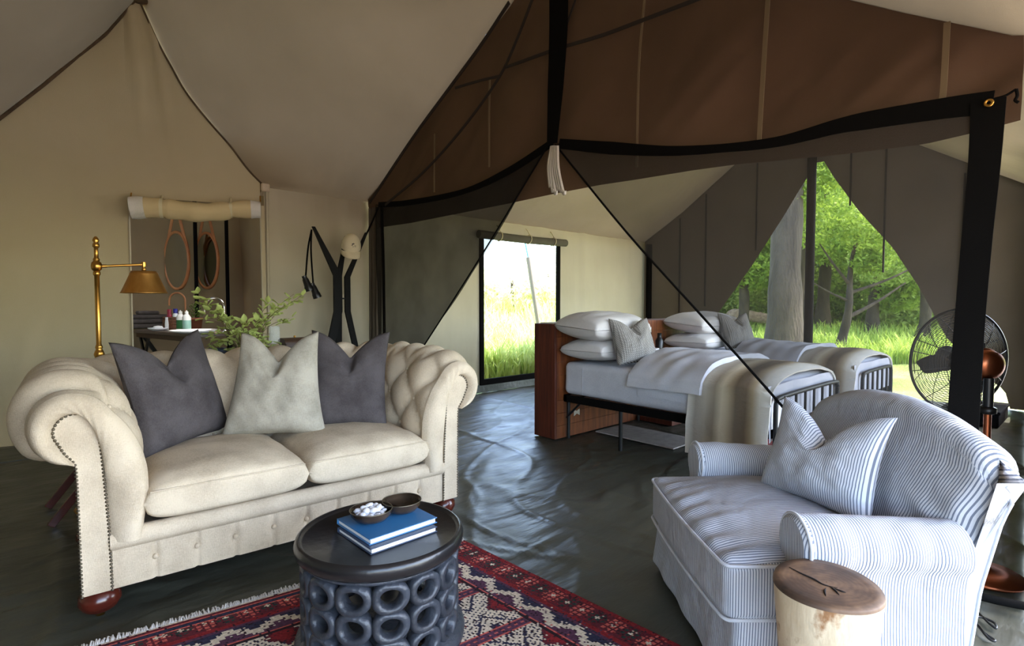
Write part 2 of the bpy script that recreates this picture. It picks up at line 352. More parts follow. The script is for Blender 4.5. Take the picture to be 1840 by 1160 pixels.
def interp(pts, n):
    """polyline resampled by arc length"""
    pts = np.array(pts, float); d = np.r_[0, np.cumsum(np.linalg.norm(np.diff(pts, axis=0), axis=1))]
    t = np.linspace(0, d[-1], n); return np.stack([np.interp(t, d, pts[:, k]) for k in range(pts.shape[1])], 1)
def smooth_curve(pts, n):
    """Catmull-Rom through points, n samples"""
    pts = np.array(pts, float); P = np.vstack([2 * pts[0] - pts[1], pts, 2 * pts[-1] - pts[-2]]); out = []
    for t in np.linspace(0, len(pts) - 1 - 1e-9, n):
        i = int(t); f = t - i; p0, p1, p2, p3 = P[i:i + 4]
        out.append(0.5 * (2 * p1 + (p2 - p0) * f + (2 * p0 - 5 * p1 + 4 * p2 - p3) * f * f + (3 * p1 - p0 - 3 * p2 + p3) * f ** 3))
    return np.array(out)
def vnoise(x, y, seed=0):
    x = np.asarray(x, float); y = np.asarray(y, float); out = np.zeros(np.broadcast(x, y).shape); r = np.random.default_rng(seed)
    for k in range(7):
        a = r.uniform(0, 2 * PI); fq = r.uniform(0.6, 1.6) * (1.35 ** k); out = out + np.sin((x * math.cos(a) + y * math.sin(a)) * fq * 2 + r.uniform(0, 6.3)) / (1.3 ** k)
    return out / 3.0

# ================================================================== THE TENT
PX, EX = -1.74, 3.05                       # net partition and far end wall
gd = np.array([-0.958, 0.287, 0.0]); gn = np.array([0.287, 0.958, 0.0]); G0 = np.array([-2.69, 0, 0])
def gpt(x, y):
    p = atp(x, y, G0, gn); return np.dot(p - G0, gd), p[2]
def gw(u, z, off=0.0): return G0 + gd * u + np.array([0, 0, z]) - gn * off     # off > 0 is towards the room
# roof outline at the partition (Y, z), from the back eave over the ridge to the front eave
profA = [tuple(at(x, y, X=PX)[1:]) for x, y in ((657, 361), (700, 306), (760, 218), (820, 135), (870, 66), (920, 0))]
profA = [(0.0, 2.06)] + profA[1:] + [(-2.53, 3.46), (-3.4, 2.84)] + [tuple(at(x, y, X=PX)[1:]) for x, y in ((1540, 0), (1640, 24), (1740, 44), (1838, 64))] + [(-4.95, 1.93)]
profE = [(0.02, 1.99), (-0.7, 2.42), (-1.421, 2.935), (-2.0, 3.28), (-2.45, 3.5), (-3.0, 3.14), (-3.486, 2.783), (-4.0, 2.45), (-4.348, 2.226), (-4.75, 1.98)]
profA = np.array(profA); profE = np.array(profE)
def zA(Y): return np.interp(-np.asarray(Y), -profA[:, 0], profA[:, 1])
def zE(Y): return np.interp(-np.asarray(Y), -profE[:, 0], profE[:, 1])

# ---- floor: one wrinkled groundsheet, with the washroom's floor behind the left wall
def floor():
    m = MB()
    def sheet(x0, x1, y0, y1, n, q, amp):
        X, Y = np.meshgrid(np.linspace(x0, x1, n), np.linspace(y0, y1, q), indexing='ij')
        r = vnoise(X * 0.9 + Y * 0.35, Y * 2.4, 3); k = vnoise(X * 2.2 - Y, Y * 4.2 + X, 8)
        th = .45 * vnoise(X * .35, Y * .35, 14); a_ = X * np.cos(th + .5) - Y * np.sin(th + .5)
        c1 = vnoise(a_ * 1.5 + 3, Y * .5 + X * .3, 19); c2 = vnoise(X * .5 - Y * .9, X * .25 + Y * .3, 23)
        soft = .5 + .5 * np.clip(vnoise(X * .8, Y * .8, 31) * 1.6, -1, 1)
        Z = amp * (np.exp(-(r / 0.07) ** 2) * 0.7 * soft + np.exp(-(k / 0.06) ** 2) * 0.40 * soft + np.exp(-np.abs(c1 / .045) ** 1.3) * .9 + np.exp(-np.abs(c2 / .03) ** 1.3) * .7) - amp * 0.9
        m.grid(np.stack([X, Y, Z], -1))
    sheet(-5.2, EX, -4.9, 0.01, 420, 260, 0.011); sheet(-7.5, -5.2, -4.9, 0.01, 30, 60, 0.006); sheet(-7.5, EX, -5.6, -4.9, 90, 14, 0.004)
    m.box((-6.2, 0.01, -0.03), (-1.62, 2.6, -0.004))
    return struct(m.build('floor', M['ground_sheet']))
floor()

# ---- left wall: a gable of cream canvas with the washroom doorway in it
redge = [gpt(x, y) for x, y in ((475, 335), (445, 304), (415, 264), (385, 230), (355, 194), (330, 160), (310, 124), (290, 88), (272, 50), (250, 0))]
ledge = [gpt(x, y) for x, y in ((250, -6), (215, 32), (190, 62), (140, 106), (80, 152), (0, 216))] + [(2.3, 2.12), (3.6, 2.05)]
gtop = np.array(redge + ledge); gtop = gtop[np.argsort(gtop[:, 0])]
def zG(u): return np.interp(u, gtop[:, 0], gtop[:, 1])
DL, DR, DT = 0.975, 0.03, 1.90
def gable():
    m = MB()
    def part(u0, u1, z0, z1, nu, nv):
        U = np.linspace(u0, u1, nu); P = []
        for u in U:
            zt = zG(u) if z1 is None else z1; row = []
            for v in np.linspace(0, 1, nv):
                z = z0 + (zt - z0) * v
                off = 0.012 * vnoise(u * 0.9, z * 0.35, 5) + 0.010 * vnoise(u * 3.0, z * 0.25, 11) * sm(z, 1.6, 3.0)
                off += 0.03 * math.exp(-((u - 0.93 + (3.4 - z) * 0.06) / 0.035) ** 2) * float(sm(z, 2.2, 3.2)) + 0.03 * math.exp(-((u - 0.80 + (3.4 - z) * 0.12) / 0.03) ** 2) * float(sm(z, 1.9, 3.2))
                row.append(gw(u, z, off))
            P.append(row)
        m.grid(P)
    part(DL, 3.75, 0.0, None, 60, 40); part(DR, DL, DT, None, 40, 34); part(-0.002, DR, 0.0, DT, 3, 30)
    return struct(m.build('wall_left', M['canvas_left']))
gab = gable()
# hem along the doorway
tp = MB(); tp.tube([gw(DL, z, 0.004) for z in np.linspace(0, DT, 12)], 0.008, 6); tp.tube([gw(DR - 0.012 * (1 - z / DT), z, 0.004) for z in np.linspace(0, DT, 12)], 0.008, 6)
tp.build('hem', M['canvas'], gab)
# remaining closed left side, out of the photograph
m = MB(); a = gw(3.6, 0); b = np.array([-7.4, -1.5, 0]); c = np.array([-7.4, -4.9, 0])
d = np.array([-4.95, -4.95, 0])  # front return ending here is unseen, added to cut light on the left
for p, q in ((a, b), (b, c), (c, d)): m.grid([[p, p + (0, 0, 2.05)], [q, q + (0, 0, 2.05)]])
struct(m.build('wall_side', M['canvas']))

# ---- back wall with its window
WX0, WX1, WZ0, WZ1 = -0.30, 1.06, 0.11, 1.83
def back_wall():
    m = MB()
    def part(x0, x1, z0, z1, nx, nz):
        P = []
        for x in np.linspace(x0, x1, nx):
            row = []
            for v in np.linspace(0, 1, nz):
                zt = 2.062 - 0.0135 * (x + 2.69) + .03 * float(sm(x, -1.74, -1.6)) if z1 is None else z1
                z = z0 + (zt - z0) * v
                edge = min(1, abs(x - WX0) * 4, abs(x - WX1) * 4) if WX0 - .3 < x < WX1 + .3 else 1
                y = 0.010 * edge * vnoise(x * 2.6, z * 0.3, 2) + 0.006 * edge * vnoise(x * 7, z * 0.5, 7) * (0.3 + 0.7 * z / 2)
                row.append((x, y, z))
            P.append(row)
        m.grid(P)
    part(-2.69, WX0, 0, None, 90, 26); part(WX1, EX, 0, None, 80, 26); part(WX0, WX1, 0, WZ0, 24, 3); part(WX0, WX1, WZ1, None, 24, 5)
    return struct(m.build('wall_back', M['canvas']))
bw = back_wall()
m = MB()
m.tube([(-2.672, -0.02, z) for z in np.linspace(0, 2.05, 20)], 0.012, 6); m.build('corner_seam', M['canvas'], bw)
m = MB(); m.box((-2.72, -0.045, 2.02), (-2.65, -0.005, 2.09), 0.012); m.build('corner_patch', M['linen'], bw)
m = MB(); m.grid([[(x, -0.02 - 0.004 * math.sin(x * 9), 0.0), (x, -0.012, 0.09)] for x in np.linspace(-2.69, EX, 60)]); m.box((-2.69, -0.012, 0), (EX, 0.0, 0.088))
struct(m.build('baseboard_back', M['mud_flap']))
win = struct(empty('window_1', ((WX0 + WX1) / 2, 0, WZ0)))
def wpart(name, m, mat):
    o = m.build(name, mat); o.parent = win; o.matrix_parent_inverse = Matrix.Translation(-Vector(win.location)); return o
for lo, hi in (((WX0 - .005, -.02, WZ0 - .02), (WX0 + .055, .012, WZ1)), ((WX1 - .055, -.02, WZ0 - .02), (WX1 + .005, .012, WZ1)), ((WX0, -.021, WZ0 - .025), (WX1, .013, WZ0 + .045))):
    m = MB(); m.box(lo, hi, 0.004); wpart('window_frame', m, M['black'])
m = MB(); m.grid([[(WX0 + .04, 0.006, WZ0 + .03), (WX0 + .04, 0.006, WZ1)], [(WX1 - .04, 0.006, WZ0 + .03), (WX1 - .04, 0.006, WZ1)]]); wpart('net_pane', m, M['net_fine'])
# rolled blind over the window
rb = tag(empty('window_blind', ((WX0 + WX1) / 2, -0.06, 1.84)), 'dark grey canvas blind rolled up above the sunny back window', 'blind')
m = MB(); L = (WX1 - WX0) / 2 + .06
for k in range(2): m.tube([(x, 0, -0.006 * math.cos(x * 3)) for x in np.linspace(-L, L, 20)], 0.047 - 0.02 * k, 14)
m.build('blind_roll', M['roll_grey'], rb)
for x in (-0.42, 0.06, 0.50):
    m = MB(); m.tube([(x + 0.01 * math.sin(a), 0.053 * math.cos(a), 0.055 * math.sin(a) + 0.0) for a in np.linspace(0, 2 * PI, 18)], 0.006, 6, closed=True); m.tube([(x, -.02, 0.05), (x + .01, 0.03, .11), (x, .05, .14)], .005, 6); m.build('blind_tie', M['cord_white'], rb)

# ---- roof canvas
def ruled(m, A, B, na, nb, sag=0.05, wr=0.012, seed=1, uvs=None):
    A = interp(A, na); B = interp(B, na); P = []
    for i in range(na):
        row = []
        for j, t in enumerate(np.linspace(0, 1, nb)):
            p = A[i] * (1 - t) + B[i] * t; s = i / (na - 1)
            p = p - np.array([0, 0, sag * math.sin(PI * t) * math.sin(PI * min(s * 1.0, 1)) - wr * (vnoise(i * 0.05, j * 0.28, seed) * math.sin(PI * t) * min(1, s * 5))])
            row.append(p)
        P.append(row)
    m.grid(P)
rid = int(np.argmax(profA[:, 1]))
edgeB = [np.array([-2.70, .11, 2.005])] + [gw(u, z + .006, -.012) for u, z in redge]; edgeA = [np.array([PX, .11, 1.995])] + [np.array([PX, y, z]) for y, z in profA[:rid + 1]]
peak = edgeB[-1]
m = MB()
ruled(m, edgeB, edgeA, 50, 30, sag=0.05, wr=0.02)
R0 = np.array([-3.45, -2.5, 3.55]); RA = np.array([PX, profA[rid, 0], profA[rid, 1]])
m.grid([[peak, R0], [(peak + RA) / 2, RA], [RA, RA]])
lpts = [gw(u, z + .012, -.03) for u, z in sorted([q for q in ledge], key=lambda q: q[0])]
ruled(m, [peak] + lpts, [R0, np.array([-4.6, -2.5, 3.4]), np.array([-6.0, -2.3, 3.0]), np.array([-7.4, -1.5, 2.05])], 40, 20, sag=0.06, wr=0.03, seed=9)
m.grid([[gw(3.6, 2.05), (-7.4, -1.5, 2.05)], [gw(3.6, 2.05), (-7.4, -1.5, 2.05)]])
# front slope from the ridge to the front eave, and the unseen awning beyond it
frontA = [np.array([PX, y, z]) for y, z in profA[rid:]]
frontL = [np.array([-4.6, -2.5, 3.4])] + [np.array([-4.8, y, z]) for y, z in ((-3.4, 2.82), (-4.3, 2.3), (-4.95, 1.97))]
ruled(m, frontA, [R0] + [np.array([-3.5, y, z]) for y, z in ((-3.4, 2.84), (-4.2, 2.33), (-4.95, 1.97))], 24, 16, sag=0.02, seed=4)
ruled(m, [R0] + [np.array([-3.5, y, z]) for y, z in ((-3.4, 2.84), (-4.2, 2.33), (-4.95, 1.97))], [np.array([-6.0, -2.3, 3.0]), np.array([-6.6, -3.4, 2.6]), np.array([-7.4, -4.95, 2.0])], 24, 16, sag=0.02, seed=4)
m.grid([[(-6.0, -2.3, 3.0), (-6.6, -3.4, 2.6), (-7.4, -4.95, 2.0)], [(-7.4, -1.5, 2.05), (-7.4, -3.0, 2.04), (-7.4, -4.95, 2.0)]])
# bedroom roof
ruled(m, edgeA, [np.array([EX, .11, 1.925])] + [np.array([EX, y, z]) for y, z in profE[:5]], 40, 30, sag=0.08, wr=0.012, seed=6)
ruled(m, frontA, [np.array([EX, y, z]) for y, z in profE[4:]], 24, 20, sag=0.04, seed=2)
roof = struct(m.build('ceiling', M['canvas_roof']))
m = MB(); ruled(m, [np.array([-7.4, -4.95, 2.0]), np.array([-1.72, -4.95, 1.96])], [np.array([-7.6, -6.7, 2.08]), np.array([-1.72, -6.7, 2.04])], 20, 12, sag=0.03, seed=7)  # unseen awning, its reach shaped to keep direct sun off the armchair
ruled(m, [np.array([-1.72, -4.9, 1.95]), np.array([3.2, -4.5, 2.02])], [np.array([-1.72, -5.8, 1.99]), np.array([3.2, -5.45, 2.04])], 20, 8, sag=0.02, seed=5)  # unseen strip added over the bedroom front to block direct sun
struct(m.build('ceiling_unseen_awning', M['canvas_roof']))
# dark rolled seam on the gable's left; the right edge's shadow drawn as brown line
m = MB(); m.tube(smooth_curve([gw(u, z, 0.01) for u, z in redge], 40), 0.008, 6)
m.tube([gw(u, z + 0.012 * math.sin(u * 11), 0.015) for u, z in sorted(ledge)[:-1]], 0.012, 6); m.build('gable_seam_and_shadow', M['seam_roll'], gab)
m = MB(); c_ = gw(.86, 3.44, .0); m.box(c_ - (.07, .05, .03), c_ + (.07, .05, .12), .02); m.build('peak_patch', M['seam_roll'], gab)

# ---- brown canvas gable over the partition
bot_px = [(640, 412), (680, 408), (735, 400), (905, 366), (993, 347), (1076, 331), (1130, 323), (1240, 305), (1320, 294), (1500, 277), (1660, 257), (1750, 236), (1838, 212)]
botc = np.array([at(x, y, X=PX)[1:] for x, y in bot_px])
def zbot(Y): return np.interp(-np.asarray(Y), -botc[:, 0], botc[:, 1])
m = MB(); P = []
for Y in np.linspace(-0.02, -4.74, 150):
    zb, zt = float(zbot(Y)), float(zA(Y)) + 0.015; row = []
    for v in np.linspace(0, 1, 26):
        z = zb + (max(zt, zb + .02) - zb) * v
        dz = math.sin(PI * v); d1 = vnoise((Y * 1.2 + z * 1.1) * 1.9, (Y - z) * 0.35, 21); d2 = vnoise((Y + z * 1.3) * 3.7, (Y - z) * 0.3, 5)
        row.append((PX + 0.02 + (0.05 * d1 + 0.026 * d2) * dz, Y, z))
    P.append(row)
m.grid(P); gp = struct(m.build('wall_partition', M['canvas_gable']))
def on_part(px, off=0.0): return [at(x, y, X=PX - off) for x, y in px]
def strip(m, px, w, off=0.02, n=None, X=PX):
    """flat tape along picture points lying on the partition plane"""
    pts = on_part(px, off) if n is None else smooth_curve(on_part(px, off), n)
    pts = np.array(pts); ws = w if hasattr(w, '__len__') else [w] * len(pts)
    if len(ws) != len(pts): ws = np.interp(np.linspace(0, 1, len(pts)), np.linspace(0, 1, len(ws)), ws)
    t = np.gradient(pts, axis=0); nrm = np.stack([0 * t[:, 0], -t[:, 2], t[:, 1]], 1); nrm /= np.linalg.norm(nrm, axis=1)[:, None]
    ws = np.array(ws)[:, None]; d = np.array([0.003, 0, 0])
    A, B = pts + nrm * ws / 2, pts - nrm * ws / 2
    m.grid([[a - d, b - d, b + d, a + d] for a, b in zip(A, B)], closed_v=True, smooth=False)
    for k in (0, -1): m.add([A[k] - d, B[k] - d, B[k] + d, A[k] + d], [(0, 1, 2, 3)], False)
    return m
for px, w in (([(664, 364), (740, 250), (806, 160), (862, 84), (915, 4)], .03), ([(692, 368), (760, 310), (830, 232), (893, 145), (925, 80), (958, -5)], .022),
              ([(818, 158), (858, 146), (896, 137)], .018), ([(908, 121), (950, 106), (1000, 88), (1080, 64), (1150, 38), (1260, -4)], .02), ([(1034, 0), (1020, 40), (1012, 70)], .012)):
    strip(MB(), px, w, 0.035, n=24).build('dark_seam', M['seam_dark'], gp)
for px, w in (([(880, 140), (879, 200), (879, 300)], .016), ([(781, 240), (780, 345)], .014), ([(1002, 40), (1000, 100), (1000, 240)], .016), ([(1158, 0), (1148, 120), (1144, 300)], .012), ([(1380, -4), (1372, 120), (1364, 252)], .02), ([(1702, 40), (1696, 150), (1692, 186)], .02)):
    strip(MB(), px, w, 0.012, n=12).build('pale_seam', M['seam'], gp)

# ---- the black net partition hung under it
net = tag(empty('net_partition', (PX, -2.5, 0)), 'black net curtain wall with tied-back door flaps dividing lounge from beds', 'net curtain')
def npart(name, m, mat):
    o = m.build(name, mat); o.parent = net; o.matrix_parent_inverse = Matrix.Translation(-Vector(net.location)); return o
top_px = [(680, 368), (735, 364), (830, 345), (905, 312), (975, 268), (992, 254), (1005, 258), (1100, 266), (1200, 271), (1300, 266), (1400, 254), (1500, 228), (1560, 216), (1700, 194), (1784, 184)]
topc = np.array([at(x, y, X=PX)[1:] for x, y in top_px])
def ztop(Y): return np.interp(-np.asarray(Y), -topc[:, 0], topc[:, 1])
strip_l = MB(); strip(strip_l, top_px[:6], [.05, .05, .04, .05, .05, .05], 0.03, n=30); npart('top_band', strip_l, M['black'])
strip_r = MB(); strip(strip_r, top_px[6:], [.06, .07, .05, .04, .045, .06, .07, .075, .08], 0.03, n=50); npart('top_band', strip_r, M['black'])
strip_p = MB(); strip(strip_p, [(1004, -20), (1003, 60), (998, 160), (992, 258)], [.155, .15, .13, .085], 0.05, n=16); npart('door_band', strip_p, M['black'])
strip_e = MB(); strip(strip_e, [(1776, 180), (1768, 300), (1755, 430), (1742, 580), (1731, 745), (1722, 900), (1716, 985)], [.095, .088, .085, .085, .09, .09, .09], 0.035, n=20); npart('edge_band', strip_e, M['black'])
strip_s = MB(); strip(strip_s, [(686, 370), (689, 480), (690, 560), (692, 690)], .045, 0.03, n=14); npart('edge_band', strip_s, M['black'])
lp, rp = np.array([at(x, y, X=PX)[1:] for x, y in ((992, 262), (870, 462), (755, 640), (700, 720))]), np.array([at(x, y, X=PX)[1:] for x, y in ((1005, 262), (1130, 415), (1270, 570), (1400, 715), (1470, 800), (1560, 920))])
def flap(Y0, Y1, bot, n, seed, pull):
    P = []
    for Y in np.linspace(Y0, Y1, n):
        zt = float(ztop(Y)); zb = float(np.interp(-Y, -bot[:, 0], bot[:, 1])) if bot is not None else 0.02
        zb = min(max(zb, 0.02), zt - .005)
        P.append([(PX - 0.03 + pull * vnoise((Y * 2 + z * 1.2) * 1.6, z * 0.5, seed) * math.sin(PI * min(1, (zt - z) / (zt - zb + 1e-6)) * 0.5), Y, z) for z in np.linspace(zt, zb, 30)])
    return P
m = MB(); lb = lp[np.argsort(-lp[:, 0])]; m.grid(flap(-0.27, -2.515, lb, 60, 3, 0.03)); npart('door_flap', m, M['net_left'])
m = MB(); m.grid(flap(-2.545, -4.63, rp, 60, 8, 0.012)); npart('door_flap', m, M['net'])
m = MB(); m.tube([(PX - .035, y, z) for y, z in smooth_curve(lp, 30)], 0.006, 6); npart('flap_hem', m, M['black'])
m = MB(); m.tube([(PX - .035, y, z) for y, z in smooth_curve(rp, 30) if z > 0.01], 0.006, 6); npart('flap_hem', m, M['black'])
g = at(1777, 185, X=PX - .045); m = MB(); m.lathe([(0.006, .004), (.010, .006), (.013, .006), (.0145, .001), (.0145, -.003)], g, 20, R=Matrix.Rotation(-PI / 2, 4, 'Y')); npart('brass_grommet', m, M['brass'])
# brown drape gathered against the back wall
m = MB(); P = []
for s in np.linspace(0, 1, 46):
    row = []
    for v in np.linspace(0, 1, 20):
        z = 0.05 + 1.93 * v; wd = 0.24 * (0.75 + 0.25 * v); y = -0.03 - s * wd
        row.append((PX + 0.02 + 0.028 * math.sin(s * 19 + v * 2) * (1.15 - v * .6), y, z))
    P.append(row)
m.grid(P); npart('side_drape', m, M['canvas_dark'])
m = MB(); m.tube(smooth_curve([at(680, 372, X=PX - .05), at(668, 400, X=PX - .08), at(655, 428, X=PX - .10), at(645, 452, X=PX - .1)], 14), .008, 6); npart('tie_strap', m, M['black'])
# guy rope and hook from the corner of the net
gr = tag(MB().tube(smooth_curve([at(1784, 178, X=PX), at(1806, 172, X=PX), at(1826, 160, X=PX)], 10), 0.004, 6).tube(smooth_curve([at(1826, 160, X=PX), at(1828, 172, X=PX), at(1824, 180, X=PX), at(1830, 184, X=PX)], 10), .005, 6).build('hook_cord', M['black']), 'short black cord with hook at top corner of net wall', 'cord')
# folded white tie cloth hanging at the top of the door
tc = tag(empty('tie_cloth', at(1000, 262, X=PX - .06)), 'white folded cloth ties hanging from the peak of the net door', 'cloth')
for k in range(6):
    m = MB(); p0 = at(991 + 4.2 * k * .5, 262, X=PX - .06 - .006 * k) - at(1000, 262, X=PX - .06); p1 = at(988 + 5 * k, 340 + 4 * (k % 3) - 5 * (k == 0), X=PX - .07 - .006 * k) - at(1000, 262, X=PX - .06)
    ps = smooth_curve([p0, p0 * .5 + p1 * .5 + np.array([-.02, 0, 0]), p1, p1 + np.array([-.012, -.02, .012])], 14)
    m.grid([[p + np.array([0, -.013, 0]), p + np.array([-.006, 0, 0]), p + np.array([0, .013, 0]), p + np.array([.004, 0, 0])] for p in ps], closed_v=True); m.build('cloth_fold', M['tie_cloth'], tc)

# ---- far end wall: dark canvas drawn back from a triangular net window
le = np.array([at(x, y, X=EX)[1:] for x, y in ((1470, 283), (1452, 318), (1405, 396), (1350, 480), (1290, 565), (1250, 610), (1215, 640))])
re_ = np.array([at(x, y, X=EX)[1:] for x, y in ((1477, 283), (1500, 320), (1545, 380), (1605, 445), (1655, 520), (1700, 605), (1760, 668), (1806, 700), (1816, 736))])
def eflap(Ys, bot):
    P = []
    for Y in Ys:
        zt = float(zE(Y)); zb = min(max(float(np.interp(-Y, -bot[:, 0], bot[:, 1])), 0.0), zt - .01)
        P.append([(EX - 0.02 + 0.012 * vnoise(Y * 3, z * .6, 4), Y, z) for z in np.linspace(zt, zb, 24)])
    return P
m = MB(); bl = np.vstack([[(0.02, 0.0)], [(-0.55, 0.0)], le[::-1]]); br = np.vstack([re_, [(-4.32, 0.0)], [(-4.75, 0.0)]])
m.grid(eflap(np.linspace(0.02, le[0, 0], 60), bl)); m.grid(eflap(np.linspace(re_[0, 0], -4.72, 60), br))
m.grid([[(EX, y, float(zE(y))), (EX, y, 2.78)] for y in np.linspace(le[0, 0] + .05, re_[0, 0] - .05, 6)])
er = struct(m.build('wall_right', M['canvas_dark']))
for y, z0, z1 in ((-0.62, .9, 2.3), (-1.03, 1.0, 2.6), (-2.85, 2.2, 3.1), (-3.2, 1.4, 2.85), (-3.9, .9, 2.4), (-1.75, 1.75, 2.9)):
    m = MB(); m.box((EX - .045, y - .009, z0), (EX - .03, y + .009, z1)); m.build('dark_seam', M['seam_dark'], er)
w2 = struct(empty('window_2', (EX, -2.4, 0)))
m = MB(); m.grid([[(EX + .05, y, 0.0), (EX + .05, y, float(max(0.02, zE(y) - .1)))] for y in np.linspace(-.3, -4.5, 30)]); o = m.build('net_pane', M['net_fine']); o.parent = w2; o.matrix_parent_inverse = Matrix.Translation(-Vector(w2.location))
m = MB(); m.tube([(EX - .06, -2.43, z) for z in np.linspace(0, 3.42, 12)], [0.052] * 12, 14); tag(m.build('tent_pole', M['black']), 'thick black tent pole standing in the middle of the triangular window', 'pole')
m = MB(); m.tube([(EX - .08, -0.12, 0), (EX - .08, -.12, 1.95)], .045, 12); tag(m.build('tent_pole', M['black']), 'black corner pole beside the cream back wall beyond the beds', 'pole')
# front wall of the bedroom: canvas with a wide net window
m = MB(); f0, f1 = np.array([PX + .02, -4.80, 0]), np.array([EX, -4.42, 0])
def fw(t, z): return f0 + (f1 - f0) * t + np.array([0, 0, z])
def fpart(t0, t1, z0, z1): m.grid([[fw(t, z0), fw(t, z1 if z1 else (1.99 if t < .5 else 2.15))] for t in np.linspace(t0, t1, 10)])
fpart(0, .10, 0, None); fpart(.92, 1, 0, None); fpart(.10, .92, 0, .22); fpart(.10, .92, 1.93, None)
fr = struct(m.build('wall_front', M['canvas_dark']))
m = MB(); m.grid([[fw(t, .2), fw(t, 1.95)] for t in (.08, .94)]); o = m.build('net_pane', M['net_fine']); w3 = struct(empty('window_3', f0)); o.parent = w3; o.matrix_parent_inverse = Matrix.Translation(-Vector(w3.location))

# ---- washroom behind the left wall
m = MB()
def quad(a, b, n=30, h=2.5, amp=.02, seed=3):
    a, b = np.array(a, float), np.array(b, float); d = (b - a) / np.linalg.norm(b - a); nn = np.array([-d[1], d[0]])
    m.grid([[tuple(a + (b - a) * t + nn * amp * vnoise(t * 9, z * .4, seed)) + (z,) for z in np.linspace(0, h, 12)] for t in np.linspace(0, 1, n)])
quad((-6.2, 2.2), (-2.16, 2.2), 40, seed=2); quad((-2.35, 2.3), (-1.60, 1.3), 30, amp=.03, seed=6); quad((-1.66, 1.4), (-1.66, 0.0), 14, amp=0, seed=9); pass
struct(m.build('wall_washroom', M['canvas_bath']))
m = MB(); m.grid([[(-6.3, 1.15, 2.5), (-6.3, 2.3, 2.5)], [(-3.6, .36, 2.5), (-3.6, 2.3, 2.5)], [(-2.69, .08, 2.5), (-2.69, 2.3, 2.5)], [(-1.6, .08, 2.5), (-1.6, 2.3, 2.5)]])
struct(m.build('ceiling_washroom', M['canvas_bath']))
m = MB(); quad((-6.2, 2.2), (-6.2, .9), 8); struct(m.build('wall_washroom_side', M['canvas_thin']))  # unseen side wall, made translucent to bring daylight to the mirrors

